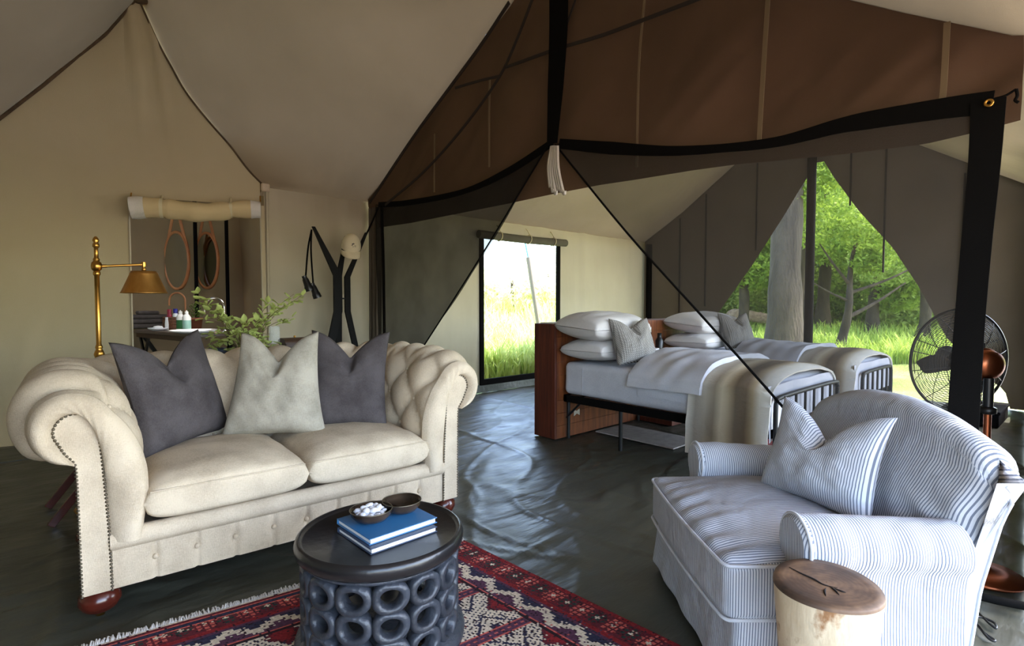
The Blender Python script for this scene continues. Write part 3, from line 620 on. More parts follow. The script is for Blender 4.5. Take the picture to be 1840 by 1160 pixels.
# ================================================================== LOUNGE
# ---- chesterfield sofa
def sofa():
    s = empty('chesterfield_sofa', (-3.43, -2.745, 0), math.radians(-3.2))
    tag(s, 'cream linen two-seat chesterfield sofa with tufted rolled arms and nailhead trim', 'sofa')
    hw, yb = 0.575, 0.60
    prof = smooth_curve([(0, .26), (0.0, .40), (.004, .52), (.02, .63), (.055, .715), (.105, .775), (.165, .80), (.23, .795), (.285, .75), (.306, .68), (.29, .605), (.245, .55), (.165, .53)], 60)
    vlen = np.r_[0, np.cumsum(np.linalg.norm(np.diff(prof, axis=0), axis=1))]
    na, nb = 62, 110; rc = 0.07
    def path(q):
        x, y = hw + q, yb + q; pts = []; us = []
        for t in np.linspace(0, 1, na, endpoint=False): pts.append((-x, t * (y - rc))); us.append(t * yb)
        for a in np.linspace(0, PI / 2, 10, endpoint=False): pts.append((-x + rc - rc * math.cos(a), y - rc + rc * math.sin(a))); us.append(yb + .02 * a)
        for t in np.linspace(0, 1, nb, endpoint=False): pts.append((-(x - rc) + 2 * (x - rc) * t, y)); us.append(yb + .03 + t * 2 * hw)
        for a in np.linspace(0, PI / 2, 10, endpoint=False): pts.append((x - rc + rc * math.sin(a), y - rc + rc * math.cos(a))); us.append(yb + .03 + 2 * hw + .02 * a)
        for t in np.linspace(0, 1, na): pts.append((x, (1 - t) * (y - rc))); us.append(yb + .06 + 2 * hw + t * yb)
        return np.array(pts), np.array(us)
    P = []; U = None
    for j, (q, z) in enumerate(prof):
        p, U = path(q); du_ = np.minimum(U, U[-1] - U); w_ = .36 * (1 - sm(du_, 0.0, .15)) * float(sm(vlen[j], .22, .48))
        q2 = q + (.165 - q) * w_; sg_ = np.where(p[:, 0] < 0, -1, 1); arm_ = du_ < .3
        x2 = np.where(arm_, p[:, 0] + sg_ * (q2 - q), p[:, 0]); P.append(np.c_[x2, p[:, 1], np.where(arm_, z + (.655 - z) * w_, z)])
    P = np.array(P).transpose(1, 0, 2)                                   # along, profile
    du = np.gradient(P, axis=0); dv = np.gradient(P, axis=1); N = np.cross(dv, du); N /= np.linalg.norm(N, axis=2)[..., None] + 1e-9
    N = np.where((N[:, :1, :1] * 0 + 1) > 0, N, N)
    cu, cv = 0.145, 0.135; u = (U - 0.075)[:, None] / cu; v = ((vlen - 0.20) / cv)[None, :]
    a, b = (u + v) / 2, (u - v) / 2
    h = (np.abs(np.sin(PI * a)) * np.abs(np.sin(PI * b)) + 1e-6) ** 0.42
    plt = np.abs(np.sin(PI * u)) ** 0.8                                     # straight pleats over the roll
    wv = sm(vlen, 0.50, 0.60)[None, :]; low = sm(vlen, 0.02, 0.16)[None, :]
    hh = (h * (1 - wv) + plt * wv) * (1 - .8 * sm(vlen, 0.92, 1.02)[None, :])
    edge = np.minimum(sm(U, 0.0, 0.06), sm(U[-1] - U, 0.0, 0.06))[:, None]
    dsp = 0.040 * (hh * edge + (1 - edge) * 0.75) * (0.35 + 0.65 * low)
    sgn = 1.0 if N[20, 5, 0] > 0 else -1.0                                  # left arm's inner face looks to +x
    P = P + N * sgn * dsp[..., None]
    m = MB(); m.grid(P); back = m.build('tufted_arms_and_back', M['linen'], s)
    # buttons in the tufts
    bm_ = MB(); bm_.lathe([(0.0005, .006), (.006, .005), (.0095, 0.0), (.0095, -.006)], seg=12); bmesh_btn = bm_.build('button', M['linen'], s); first = True
    for i in range(-2, 20):
        for j in range(0, 3):
            if (i + j) % 2: continue
            uu = 0.075 + i * cu; vv = 0.20 + j * cv
            if not (0.05 < uu < U[-1] - 0.05) or vv > 0.56: continue
            k = int(np.argmin(np.abs(U - uu))); l = int(np.argmin(np.abs(vlen - vv)))
            o = bmesh_btn if first else bmesh_btn.copy()
            if not first: col.objects.link(o)
            first = False; o.location = P[k, l] + N[k, l] * sgn * 0.004
            o.rotation_euler = Vector(N[k, l] * sgn).to_track_quat('Z', 'Y').to_euler()
    # frame: outer sides and back, rail
    m = MB()
    for sx in (-1, 1):
        x0, x1 = sorted((sx * .60, sx * .738)); m.box((x0, .004, .10), (x1, .76, .57), .012)
    m.box((-.70, .60, .10), (.70, .76, .60), .012); m.box((-.66, .03, .10), (.66, .70, .26), .006)
    m.build('frame', M['linen'], s)
    for sx in (-1, 1):
        # keyhole outline (x outward q, z), from inner bottom over the head to the outer bottom
        head = [(.165 + .058 * math.cos(t), .655 + .058 * math.sin(t)) for t in np.linspace(PI, -0.65, 22)]
        inner = [(.082, .10), (.086, .30), (.096, .50), (.104, .62)]; outer = [(.196, .585), (.176, .555), (.168, .52), (.165, .30), (.163, .10)]
        key = interp(smooth_curve(inner + head[2:] + outer, 120), 120)
        # padded ring between the arm's end and the panel
        wf = .36 * sm(vlen, .22, .48); O = np.array([(prof[k][0] + (.165 - prof[k][0]) * wf[k], prof[k][1] + (.655 - prof[k][1]) * wf[k]) for k in range(60)]); ki = [k for k in range(120) if key[k][1] > .26 or k > 60]
        k0 = ki[0]; k1 = max(k for k in range(120) if key[k][1] > .545)
        I = interp(key[k0:k1 + 1], 60); P2 = []
        for r in np.linspace(0, 1, 14):
            row = []
            for k in range(60):
                q, z = O[k] * (1 - r) + I[k] * r; pl = 1 - 0.10 * (0.5 + 0.5 * math.cos(k * 1.55)) * math.exp(-((k - 30) / 11) ** 2)
                n0 = P[0 if sx < 0 else -1, k]; bx = 0.045 * math.sin(PI * min(1, .5 + r * .5)) ** .55 * pl if r < 1 else 0
                base = np.array([n0[0] if r == 0 else sx * (hw + q) + (n0[0] - sx * (hw + O[k][0])) * (1 - r), 0, (n0[2] - O[k][1]) * (1 - r) + z])
                ang = r * PI / 2
                base[1] = 0.0 - 0.042 * math.sin(PI * r ** 0.7) ** 0.7 * pl
                row.append(base)
            P2.append(row)
        m = MB(); m.grid(P2); m.build('arm_front_pad', M['linen'], s)
        m = MB(); poly = [(sx * (hw + q), z) for q, z in key]
        vs = [(x, -.012, z) for x, z in poly] + [(x, .03, z) for x, z in poly]; n = len(poly)
        half = n // 2; fs = [(i, i + 1, n - 2 - i, n - 1 - i) for i in range(half - 1)]
        m.add(vs, fs + [(i, (i + 1) % n, n + (i + 1) % n, n + i) for i in range(n)], False); m.build('arm_front_panel', M['linen'], s)
        L = np.r_[0, np.cumsum(np.linalg.norm(np.diff(key, axis=0), axis=1))]; cnt = int(L[-1] / 0.0125); m = MB()
        cx = key.mean(0)
        for t in np.linspace(0, L[-1], cnt):
            q, z = np.interp(t, L, key[:, 0]), np.interp(t, L, key[:, 1])
            m.lathe([(.0005, .0042), (.0036, .003), (.0054, 0.0)], (sx * (hw + q), -.012, z), 7, R=Matrix.Rotation(PI / 2, 4, 'X'))
        tag(m.build('nailhead_trim', M['nail'], s), kind='stuff')
    # rail lip, panel with tufted seams
    m = MB(); m.tube([(x, .012, .262) for x in np.linspace(-.66, .66, 24)], .036, 16); m.build('rail_lip', M['linen'], s)
    P3 = []
    for x in np.linspace(-.655, .655, 210):
        row = []
        for z in np.linspace(.098, .236, 14):
            d = min(abs(x - sx) for sx in (-.53, -.40, -.27, -.13, 0, .13, .27, .40, .53))
            row.append((x, -.004 + 0.010 * math.exp(-(d / .007) ** 2) + .012 * math.exp(-(d / .018) ** 2 - ((z - .172) / .02) ** 2), z))
        P3.append(row)
    m = MB(); m.grid(P3); m.box((-.655, .012, .098), (.655, .03, .236)); m.build('front_rail', M['linen'], s)
    m = MB(); m.tube([(x, -.004, .233) for x in np.linspace(-.655, .655, 24)], .0035, 6); m.build('rail_piping', M['linen'], s)
    for x in (-.53, -.40, -.27, -.13, 0, .13, .27, .40, .53):
        o = bmesh_btn.copy(); col.objects.link(o); o.location = (x, .004, .172); o.rotation_euler = (PI / 2, 0, 0)
    # two seat cushions
    for k, cx in enumerate((-.282, .282)):
        m = MB(); P4 = []
        W2, y0, y1 = .284, -.045, .575
        for i, s_ in enumerate(np.linspace(-1, 1, 44)):
            row = []
            for t in np.linspace(0, 2 * PI, 72, endpoint=False):
                ct, st = math.cos(t), math.sin(t); e = 0.34
                yy = (abs(ct) ** e) * (1 if ct > 0 else -1); zz = (abs(st) ** e) * (1 if st > 0 else -1)
                cap = (1 - abs(s_) ** 9) ** .4 if abs(s_) < 1 else 0
                crown = .034 * (1 - s_ * s_) * max(0, 1 - yy * yy * .9) if zz > 0 else 0
                hgt = .078 * (.86 + .14 * (1 - s_ ** 4)) * cap
                y = (y0 + y1) / 2 + (y1 - y0) / 2 * yy * (.96 + .04 * cap)
                z = .374 + hgt * zz + crown * zz + .006 * vnoise(s_ * 2 + k * 5, yy * 3, 12) * (zz > 0)
                row.append((cx + W2 * s_, y, z))
            P4.append(row)
        m.grid(P4, closed_v=True); c = m.build('seat_cushion', M['linen'], s)
        m = MB(); m.tube([(cx + W2 * x, y0 - .003, .374 + .045) for x in np.linspace(-.93, .93, 20)], .003, 6); m.build('piping', M['linen'], c)
    for x in (-.69, .69):
        for y in (.05, .70):
            m = MB(); m.lathe([(.02, 0.012), (.03, .015), (.05, .028), (.062, .05), (.06, .075), (.045, .09), (.04, .102)], (x, y, 0), 24); f = m.build('bun_foot', M['mahogany'], s)
            m = MB(); m.lathe([(.001, 0), (.014, 0), (.014, .014), (.008, .02)], (x, y, 0), 14); m.build('caster', M['brass'], f)
    return s
sofa()

# ---- scatter cushion with pulled-out corners and a chopped top edge
def cushion_mesh(w, h, T, chop=0.22, seed=0, ear=0.10, uvk=None, vstripe=False, narrow=0.0, fat=.40):
    n = 46; g = np.linspace(-1, 1, n); Uu, Vv = np.meshgrid(g, g, indexing='ij')
    X = w / 2 * Uu * (1 - ear * (1 - Vv ** 2)); Z = h / 2 * Vv * (1 - ear * .7 * (1 - Uu ** 2))
    X = X * (1 - narrow * (Vv + 1) / 2)
    up = sm(Vv, -0.25, 1.0); cd = np.exp(-(Uu / .50) ** 2) * .55 + np.exp(-(np.abs(Uu) / .22) ** 1.0) * .45
    Z = Z - chop * h * cd * up
    th = T / 2 * ((1 - Uu ** 2 + 1e-6) * (1 - Vv ** 2 + 1e-6)) ** fat * (1 - .30 * Vv * (chop > 0)) * (1 - .45 * np.exp(-(Uu / .22) ** 2) * sm(Vv, .2, .9))
    wr = .010 * vnoise(Uu * 2.2 + seed, Vv * 2.6, 30 + seed) * ((1 - Uu ** 2) * (1 - Vv ** 2)) ** .5 - .022 * np.exp(-((Uu - .05) / .07) ** 2) * sm(Vv, .25, .6) * (1 - sm(Vv, .9, 1.0))
    bendy = .05 * w * (Uu ** 2 - .4)
    A = np.stack([X, -(th + wr) + bendy * 0, Z], -1); B = np.stack([X, th * .9, Z], -1)
    uv = np.stack([(Z if vstripe else X) if uvk is None else Uu * uvk, Vv * (uvk or 1)], -1)
    m = MB(); m.grid(A, uv=uv); m.grid(B, uv=uv, flip=True); return m
def cushion(name, w, h, T, mat, loc, yaw, tilt, roll=0.0, **k):
    o = cushion_mesh(w, h, T, **k).build(name, mat)
    # weld the two faces along the seam
    bm = bmesh.new(); bm.from_mesh(o.data); bmesh.ops.remove_doubles(bm, verts=bm.verts[:], dist=0.0004); bmesh.ops.recalc_face_normals(bm, faces=bm.faces[:]); bm.to_mesh(o.data); bm.free()
    o.data.polygons.foreach_set('use_smooth', [True] * len(o.data.polygons))
    o.matrix_world = Matrix.Translation(Vector(loc)) @ Matrix.Rotation(yaw, 4, 'Z') @ Matrix.Rotation(-tilt, 4, 'X') @ Matrix.Rotation(roll, 4, 'Y'); return o
c1 = cushion('scatter_cushion', .46, .50, .19, M['charcoal'], (-3.80, -2.205, .69), math.radians(34), math.radians(14), math.radians(-4), chop=.26, seed=1)
tag(c1, 'charcoal cushion by the lamp end of the sofa, in front of the tufted arm', 'cushion', 'cushions on the sofa')
c2 = cushion('scatter_cushion', .47, .50, .19, M['linen_grey'], (-3.395, -2.32, .69), math.radians(-34), math.radians(15), math.radians(0), chop=.27, seed=2, narrow=.24)
tag(c2, 'light grey linen cushion in the middle of the sofa', 'cushion', 'cushions on the sofa')
c3 = cushion('scatter_cushion', .385, .49, .16, M['charcoal'], (-3.075, -2.41, .69), math.radians(-30), math.radians(13), math.radians(2), chop=.26, seed=3)
tag(c3, 'charcoal cushion half behind the light grey one, at the window end of the sofa', 'cushion', 'cushions on the sofa')

# ---- brass reading lamp behind the sofa
LY = -1.45
def P_(x, y): return at(x, y, Y=LY)
lb_ = P_(176, 560); lx = lb_[0]; lamp = tag(empty('floor_lamp', (lx, LY, 0)), 'brass pharmacy floor lamp with swing arm and cone shade behind sofa', 'lamp')
zt, zarm, zlow = P_(176, 428)[2], P_(176, 478)[2], P_(178, 636)[2]
m = MB(); m.lathe([(.001, .0), (.12, 0), (.125, .01), (.115, .022), (.05, .032), (.018, .045), (.012, .06)], seg=32); m.build('base', M['brass'], lamp)
m = MB(); m.lathe([(.011, .05), (.011, zlow - .05), (.016, zlow - .04), (.013, zlow - .03), (.018, zlow - .018), (.024, zlow), (.018, zlow + .018), (.013, zlow + .026), (.017, zlow + .034), (.014, zlow + .046), (.0115, zlow + .05), (.0115, zarm - .05), (.016, zarm - .045), (.016, zarm - .03), (.0125, zarm - .026)], seg=20); m.build('pole', M['brass'], lamp)
m = MB(); m.lathe([(.013, zarm - .026), (.021, zarm - .018), (.025, zarm), (.021, zarm + .018), (.013, zarm + .026), (.016, zarm + .034), (.010, zarm + .044), (.009, zt - .05), (.015, zt - .044), (.015, zt - .03), (.010, zt - .024), (.015, zt - .012), (.012, zt - .002), (.006, zt + .008), (.001, zt + .01)], seg=20); m.build('finial', M['brass'], lamp)
tip = P_(258, 475) - np.array([lx, LY, 0]); a0 = np.array([.02, 0, zarm])
m = MB(); m.tube([a0, a0 + (tip - a0) * .12], .009, 10); m.tube([a0 + (tip - a0) * .1, a0 + (tip - a0) * .95], .0065, 10); m.tube([a0 + (tip - a0) * .93, tip + (tip - a0) * .03], .0095, 12)
m.tube([tip + np.array([0, 0, .012]), tip - np.array([0, 0, .012])], .013, 12); m.build('swing_arm', M['brass'], lamp)
zs0, zs1 = P_(256, 491)[2], P_(256, 526)[2]; dl = float(np.dot(P_(256, 510) - EYE, CF)); rt, rbm = 21.5 / F * dl, 36.5 / F * dl
sc_ = (tip[0], tip[1], 0); sh = MB()
sh.lathe([(rt * .25, zs0 + .012), (rt * .9, zs0 + .012), (rt * .93, zs0 + .004), (rt, zs0 + .002), (rt * 1.02, zs0 - .006), (rt * 1.04, zs0 - .01), (rbm * .96, zs1 + .004), (rbm, zs1), (rbm * .99, zs1 - .002), (rbm * .94, zs1 + .004), (rt * .98, zs0 - .012)], sc_, 48); shd = sh.build('lamp_shade', M['brass_shade'], lamp)
m = MB(); m.tube([tip - np.array([0, 0, .01]), np.array([tip[0], tip[1], zs0 + .01])], [.006, .009], 10); m.lathe([(.009, zs0 + .03), (.013, zs0 + .022), (.009, zs0 + .015)], sc_, 14); m.build('shade_holder', M['brass'], lamp)
m = MB(); m.lathe([(.001, zs0 - .055), (.012, zs0 - .05), (.016, zs0 - .035), (.012, zs0 - .015), (.009, zs0)], sc_, 14); m.build('bulb', M['plastic_white'], lamp)

# ---- dark stand of crossed legs behind the left arm of the sofa
st = tag(empty('folding_stand', (-4.02, -1.42, 0)), 'dark wooden folding stand with crossed legs behind the left sofa arm', 'stand')
for y in (-.16, .16):
    for q in (-1, 1):
        m = MB(); m.bar((q * .19, y, 0), (-q * .19, y, .50), .035, .022, up=(0, 1, 0), bev=.003); m.build('leg', M['mahogany'], st)
for q in (-1, 1):
    m = MB(); m.box((q * .19 - .02, -.2, .49), (q * .19 + .02, .2, .515), .004); m.build('top_rail', M['mahogany'], st)
m = MB(); m.grid([[(x, y, .508 - .02 * (1 - (x / .17) ** 2)) for y in np.linspace(-.15, .15, 6)] for x in np.linspace(-.17, .17, 12)]); m.build('sling', M['dark_wood'], st)

# ---- carved drum table
TC = at(685, 948, Z=.355); R_ = .262
tb = tag(empty('drum_table', (TC[0], TC[1], .012)), 'black carved drum table pierced with rows of rings, standing on the red rug', 'table')
zt = .343
m = MB(); m.lathe([(.001, zt - .012), (R_ * .90, zt - .012), (R_ * .915, zt - .008), (R_ * .93, zt - .001), (R_ * .955, zt), (R_ * .985, zt - .008), (R_, zt - .022), (R_ * .985, zt - .040), (R_ * .94, zt - .052), (R_ * .88, zt - .058), (.001, zt - .056)], seg=72); m.build('top', M['ebony_top'], tb)
rb_ = R_ * .875
m = MB(); m.lathe([(rb_ * .93, zt - .052), (rb_ * 1.03, zt - .052), (rb_ * 1.04, zt - .062), (rb_ * 1.0, zt - .070), (rb_ * .92, zt - .066)], seg=64); m.build('collar', M['ebony'], tb)
m = MB(); m.lathe([(rb_ * .86, .0), (R_ * 1.0, .0), (R_ * 1.01, .018), (R_ * .985, .036), (rb_ * 1.02, .05), (rb_ * .9, .05)], seg=64); m.build('foot_ring', M['ebony'], tb)
# one ring, bent to the drum, then copied round and down
def ring_mesh(seed):
    m = MB(); r0, r1, th_ = .0245, .0455, .025; P = []; nseg, mseg = 30, 10
    for i in range(nseg):
        t = 2 * PI * i / nseg; row = []; lump = 1 + .04 * math.sin(3 * t + seed)
        ro = r1 * lump * (1 + .06 * abs(math.sin(2 * t)))
        for j in range(mseg):
            a = 2 * PI * j / mseg; rr = (r0 + ro) / 2 + (ro - r0) / 2 * np.sign(math.cos(a)) * abs(math.cos(a)) ** .6; dd = th_ * np.sign(math.sin(a)) * abs(math.sin(a)) ** .7
            phi = rr * math.cos(t) * 1.13 / (rb_ * .97); R2 = rb_ * .965 + dd
            row.append((R2 * math.sin(phi), -R2 * math.cos(phi), rr * math.sin(t)))
        P.append(row)
    m.grid(P, closed_u=True, closed_v=True); return m
NR = 14; proto = None
for lvl, z in enumerate((.236, .153, .072)):
    for k in range(NR):
        if proto is None: o = proto = ring_mesh(1).build('carved_ring', M['ebony'], tb)
        else:
            o = proto.copy(); col.objects.link(o)
        o.location = (0, 0, z); o.rotation_euler = (0, 0, 2 * PI * (k + .12) / NR)
m = MB(); m.lathe([(.001, .052), (rb_ * .8, .052), (rb_ * .8, .048), (.001, .048)], seg=40); m.build('inner_floor', M['ebony'], tb)

# ---- books and bowls on it
def book(name, px, z0, th_, cover, label):
    zc = z0 + th_; a, b, c = (at(x, y, Z=zc) for x, y in px)                  # left, near and right corners of the cover
    ctr = (a + c) / 2; ux = (c - b); w_ = np.linalg.norm(ux); uy = (a - b); uy = uy - ux * np.dot(uy, ux) / w_ ** 2; d_ = np.linalg.norm(uy)
    o = tag(empty(name, (ctr[0], ctr[1], z0), math.atan2(ux[1], ux[0])), label, 'book', 'books on the drum table')
    x, y = w_ / 2, d_ / 2
    m = MB(); m.box((-x, -y, 0), (x, y, .0025), .0008); m.build('back_cover', cover, o)
    m = MB(); m.box((-x, -y, th_ - .0025), (x, y, th_), .0008); m.build('front_cover', cover, o)
    m = MB(); m.box((-x + .006, -y + .004, .0025), (x - .005, y - .003, th_ - .0025)); m.build('page_block', M['paper'], o)
    m = MB(); m.box((-x, y - .004, 0), (x, y, th_), .001); m.build('spine', cover, o)
    return o
bz = .012 + zt - .012
book('book', ((601, 948), (671, 985), (790, 944)), bz, .017, M['book_navy'], 'lower navy blue hardback book lying flat on the drum table')
book('book', ((602, 932), (667, 968), (788, 928)), bz + .0175, .018, M['book_blue'], 'upper bright blue hardback book with a bowl standing on it')
bt = bz + .0175 + .018
def bowl(px, z, r, label, mat):
    c = at(*px, Z=z + .03); o = tag(empty('bowl', (c[0], c[1], z)), label, 'bowl', 'small horn bowls')
    m = MB(); m.lathe([(.001, .0), (r * .45, 0), (r * .75, .008), (r * .95, .022), (r, .036), (r * 1.01, .038), (r * .98, .039), (r * .92, .024), (r * .70, .012), (r * .3, .006), (.001, .006)], seg=40); m.build('shell', mat, o)
    m = MB(); m.tube([(r * math.cos(a), r * math.sin(a), .0385) for a in np.linspace(0, 2 * PI, 40, endpoint=False)], .0016, 6, closed=True); m.build('rim', M['nail'], o); return c
bc = bowl((667, 918), bt, .066, 'dark bowl full of white pebbles on top of the blue book', M['horn'])
bc2 = bowl((722, 902), bt, .064, 'empty dark horn bowl on the far corner of the blue book', M['horn'])
pb = MB(); P = [[(0.011 * (1 if True else 0) * math.sin(a) * math.cos(b) * 1.3, .011 * math.sin(a) * math.sin(b), .008 * math.cos(a)) for b in np.linspace(0, 2 * PI, 10, endpoint=False)] for a in np.linspace(0.01, PI - .01, 7)]
pb.grid(P, closed_v=True); pm = None; k = 0
for lay, rr, n in ((0, .036, 9), (0, .012, 3), (1, .040, 11), (1, .018, 5), (2, .022, 6), (2, 0.0, 1)):
    for i in range(n):
        a = 2 * PI * i / n + lay * .7
        o = pb.build('pebble', M['pebble']) if pm is None else pm.copy()
        if pm is None: pm = o
        else: col.objects.link(o)
        s_ = random.uniform(.85, 1.2); o.scale = (s_, s_, s_ * random.uniform(.8, 1.1)); o.rotation_euler = (random.uniform(-.5, .5), random.uniform(-.5, .5), random.uniform(0, 6))
        o.location = (bc[0] + rr * math.cos(a), bc[1] + rr * math.sin(a), bt + .018 + lay * .011)
        tag(o, 'small white pebble heaped in the dark bowl on the blue book', 'pebble', 'white pebbles in the bowl')

# ---- kilim rug with woven fringe
def rug():
    c00, c10 = np.array([-4.33, -2.855]), np.array([-2.845, -3.05]); c11, c01 = np.array([-2.775, -4.62]), np.array([-4.30, -4.50])
    cell = .0065; nu, nv = int(1.49 / cell), int(1.56 / cell)
    us = np.linspace(0, 1, nu + 1); vs = np.linspace(0, 1, nv + 1)
    Uu, Vv = np.meshgrid(us, vs, indexing='ij')
    XY = (c00[None, None] * ((1 - Uu) * (1 - Vv))[..., None] + c10 * (Uu * (1 - Vv))[..., None] + c11 * (Uu * Vv)[..., None] + c01 * ((1 - Uu) * Vv)[..., None])
    Z = .0085 + .0015 * vnoise(Uu * 5, Vv * 6, 3)
    red, sal, grn, nvy, crm, bur, pur, drk = [np.array(lin(c)[:3]) for c in ((128, 34, 38), (190, 92, 82), (42, 58, 54), (48, 46, 66), (206, 190, 168), (94, 34, 42), (84, 52, 72), (44, 28, 34))]
    I, J = np.meshgrid(np.arange(nu), np.arange(nv), indexing='ij'); C = np.zeros((nu, nv, 3)); C[:] = bur
    er = (nu - 1 - I); et = J; el = I; d = np.minimum(np.minimum(er, el), et + 0); L = np.where(d == et, I, J)         # cells in from the edge; position along it
    q = lambda x, k: (x // k)
    zig = np.abs((L % 22) - 11); zs = q(zig, 3) * 2                                     # stepped zigzag
    # field: stepped diamonds
    fu, fv = q(I, 1) % 32 - 16, q(J, 1) % 40 - 20; dm = (np.abs(fu) * 1.2 + np.abs(fv)) * 1.6; dm2 = (np.abs(np.abs(fu) - 16) * 1.2 + np.abs(np.abs(fv) - 20)) * 1.6
    dots = ((I + J) % 4 == 0) & (J % 2 == 0)
    fld = np.where((dm < 8)[..., None], red, np.where((dm < 12)[..., None], nvy, np.where((dm < 24)[..., None], crm, np.where((dm < 28)[..., None], nvy, np.where((dm2 < 12)[..., None], red, np.where((dm2 < 17)[..., None], bur, crm))))))
    fld = np.where((dots & (dm > 12) & (dm < 24))[..., None], drk, fld); fld = np.where((((I + 2 * J) % 5 == 0) & (dm2 > 16) & (dm2 < 40) & (dm >= 28))[..., None], nvy, fld)
    bandj = (J % 40) + 12; fld = np.where(((bandj > 29) & (bandj < 35) & ((dm > 30) | (J < 130)))[..., None], np.where(((I % 4) < 2)[..., None] & ((bandj == 32)[..., None]), sal, pur), fld)
    fld = np.where((((bandj == 29) | (bandj == 35)) & ((dm > 26) | (J < 130)))[..., None], sal, fld)
    C = fld
    db = d + 0
    def band(a, b, c):
        nonlocal C
        C = np.where(((db >= a) & (db < b))[..., None], c, C)
    band(0, 34, bur)
    # flower lozenges of the outer border
    f1 = np.abs((L + 0) % 20 - 10) + np.abs(db - 9) * 1.1; f2 = np.abs((L + 10) % 20 - 10) + np.abs(db - 9) * 1.1; pet = ((L % 3) != 0) & ((db % 3) != 0)
    C = np.where(((db >= 3) & (db < 17) & (f1 < 9) & pet)[..., None], sal, C); C = np.where(((db >= 3) & (db < 17) & (f2 < 7) & pet)[..., None], grn, C)
    C = np.where(((f1 < 2) | (f2 < 2))[..., None] & (db < 17)[..., None], crm, C)
    band(17, 20, red); band(20, 22, pur); band(22, 34, nvy)
    C = np.where(((db >= 22) & (db < 34) & (np.abs(db - 24 - zs) < 3))[..., None], crm, C); C = np.where(((db >= 22) & (db < 34) & (db - 24 - zs >= 3))[..., None], pur, C)
    band(34, 35, sal); band(35, 37, drk)
    # extra plain stripes along the fringe end
    tp_ = (et < er) & (et < el)
    for a, b, c in ((0, 1, crm), (1, 3, bur), (3, 4, sal), (4, 7, nvy), (7, 8, sal)): C = np.where((tp_ & (J >= a) & (J < b))[..., None], c, C)
    band(0, 0, red); C = np.where(((er < 3) & (J > 1))[..., None], red, C)
    sp = (rng.random((nu, nv)) < .10); C = np.where(sp[..., None], np.roll(C, 3, 0), C); sp = (rng.random((nu, nv)) < .06); C = np.where(sp[..., None], drk, C)
    C = C * (1 + .22 * rng.standard_normal((nu, nv, 1)) * .6) * (1 + .10 * vnoise(I * .05, J * .05, 5)[..., None]); C = np.clip(C, .004, 1)
    m = MB(); m.grid(np.dstack([XY, Z]), smooth=True); top = m.build('knotted_pile', M['rug'], None, fix=False)
    at_ = top.data.color_attributes.new('tint', 'FLOAT_COLOR', 'CORNER'); cc = np.ones((nu * nv, 4, 4)); cc[:, :, :3] = C.reshape(-1, 1, 3); at_.data.foreach_set('color', cc.ravel())
    r = tag(empty('kilim_rug', (-3.5, -3.7, 0)), 'red and navy kilim rug with cream zigzag border and white fringe', 'rug')
    for o in (top,): o.parent = r; o.matrix_parent_inverse = Matrix.Translation((3.5, 3.7, 0))
    m = MB(); base = .004; lo = [c00, c10, c11, c01]; m.add([(p[0], p[1], .001) for p in lo] + [(p[0], p[1], .0075) for p in lo], [(0, 1, 5, 4), (1, 2, 6, 5), (2, 3, 7, 6), (3, 0, 4, 7)], False)
    o = m.build('selvedge', M['rug_red']); o.parent = r; o.matrix_parent_inverse = Matrix.Translation((3.5, 3.7, 0))
    m = MB(); d_ = (c10 - c00) / np.linalg.norm(c10 - c00); n_ = np.array([-d_[1], d_[0]])
    for t in np.linspace(0, np.linalg.norm(c10 - c00), 330):
        p = c00 + d_ * t; L_ = random.uniform(.022, .04); w_ = d_ * random.uniform(-.012, .012); h = random.uniform(.004, .012)
        m.tube([(*p, .009), (*(p + n_ * L_ * .5 + w_ * .4), .006 + h), (*(p + n_ * L_ + w_), .004)], [.0028, .0026, .001], 5, caps=False)
    o = m.build('fringe', M['fringe']); o.parent = r; o.matrix_parent_inverse = Matrix.Translation((3.5, 3.7, 0)); o['kind'] = 'stuff'
rug()

# ---- soft box: rounded block whose faces carry their own cloth coordinates
def rbox(lo, hi, r, n=(16, 16, 10), deform=None, m=None):
    lo, hi = np.array(lo, float), np.array(hi, float); c, hf = (lo + hi) / 2, (hi - lo) / 2; r = min(r, hf.min() * .999); m = m or MB()
    for ax in range(3):
        o = [k for k in range(3) if k != ax]
        A = [None] * 3
        for k in o:
            inner = np.linspace(-(hf[k] - r), hf[k] - r, n[k]); e = hf[k] - r + r * np.tan(np.linspace(0, PI / 4, 5))[1:]
            A[k] = np.r_[-e[::-1], inner, e]
        for sg in (-1, 1):
            G = np.meshgrid(A[o[0]], A[o[1]], indexing='ij'); P = np.zeros(G[0].shape + (3,)); P[..., o[0]], P[..., o[1]] = G; P[..., ax] = sg * hf[ax]
            Q = np.clip(P, -(hf - r), hf - r); d = P - Q; d /= np.linalg.norm(d, axis=-1)[..., None] + 1e-12; R = Q + d * r + c
            if deform is not None: R = deform(R, (R - c) / hf)
            if ax == 2: uv = np.stack([P[..., 0] + c[0], P[..., 1]], -1)
            elif ax == 1: uv = np.stack([P[..., 0] + c[0], P[..., 2]], -1)
            else: uv = np.stack([P[..., 1] + c[1], P[..., 2]], -1)
            m.grid(R, uv=uv + 5.0)
    return m
def weld(o, d=0.0004):
    bm = bmesh.new(); bm.from_mesh(o.data); bmesh.ops.remove_doubles(bm, verts=bm.verts[:], dist=d); bmesh.ops.recalc_face_normals(bm, faces=bm.faces[:]); bm.to_mesh(o.data); bm.free(); return o

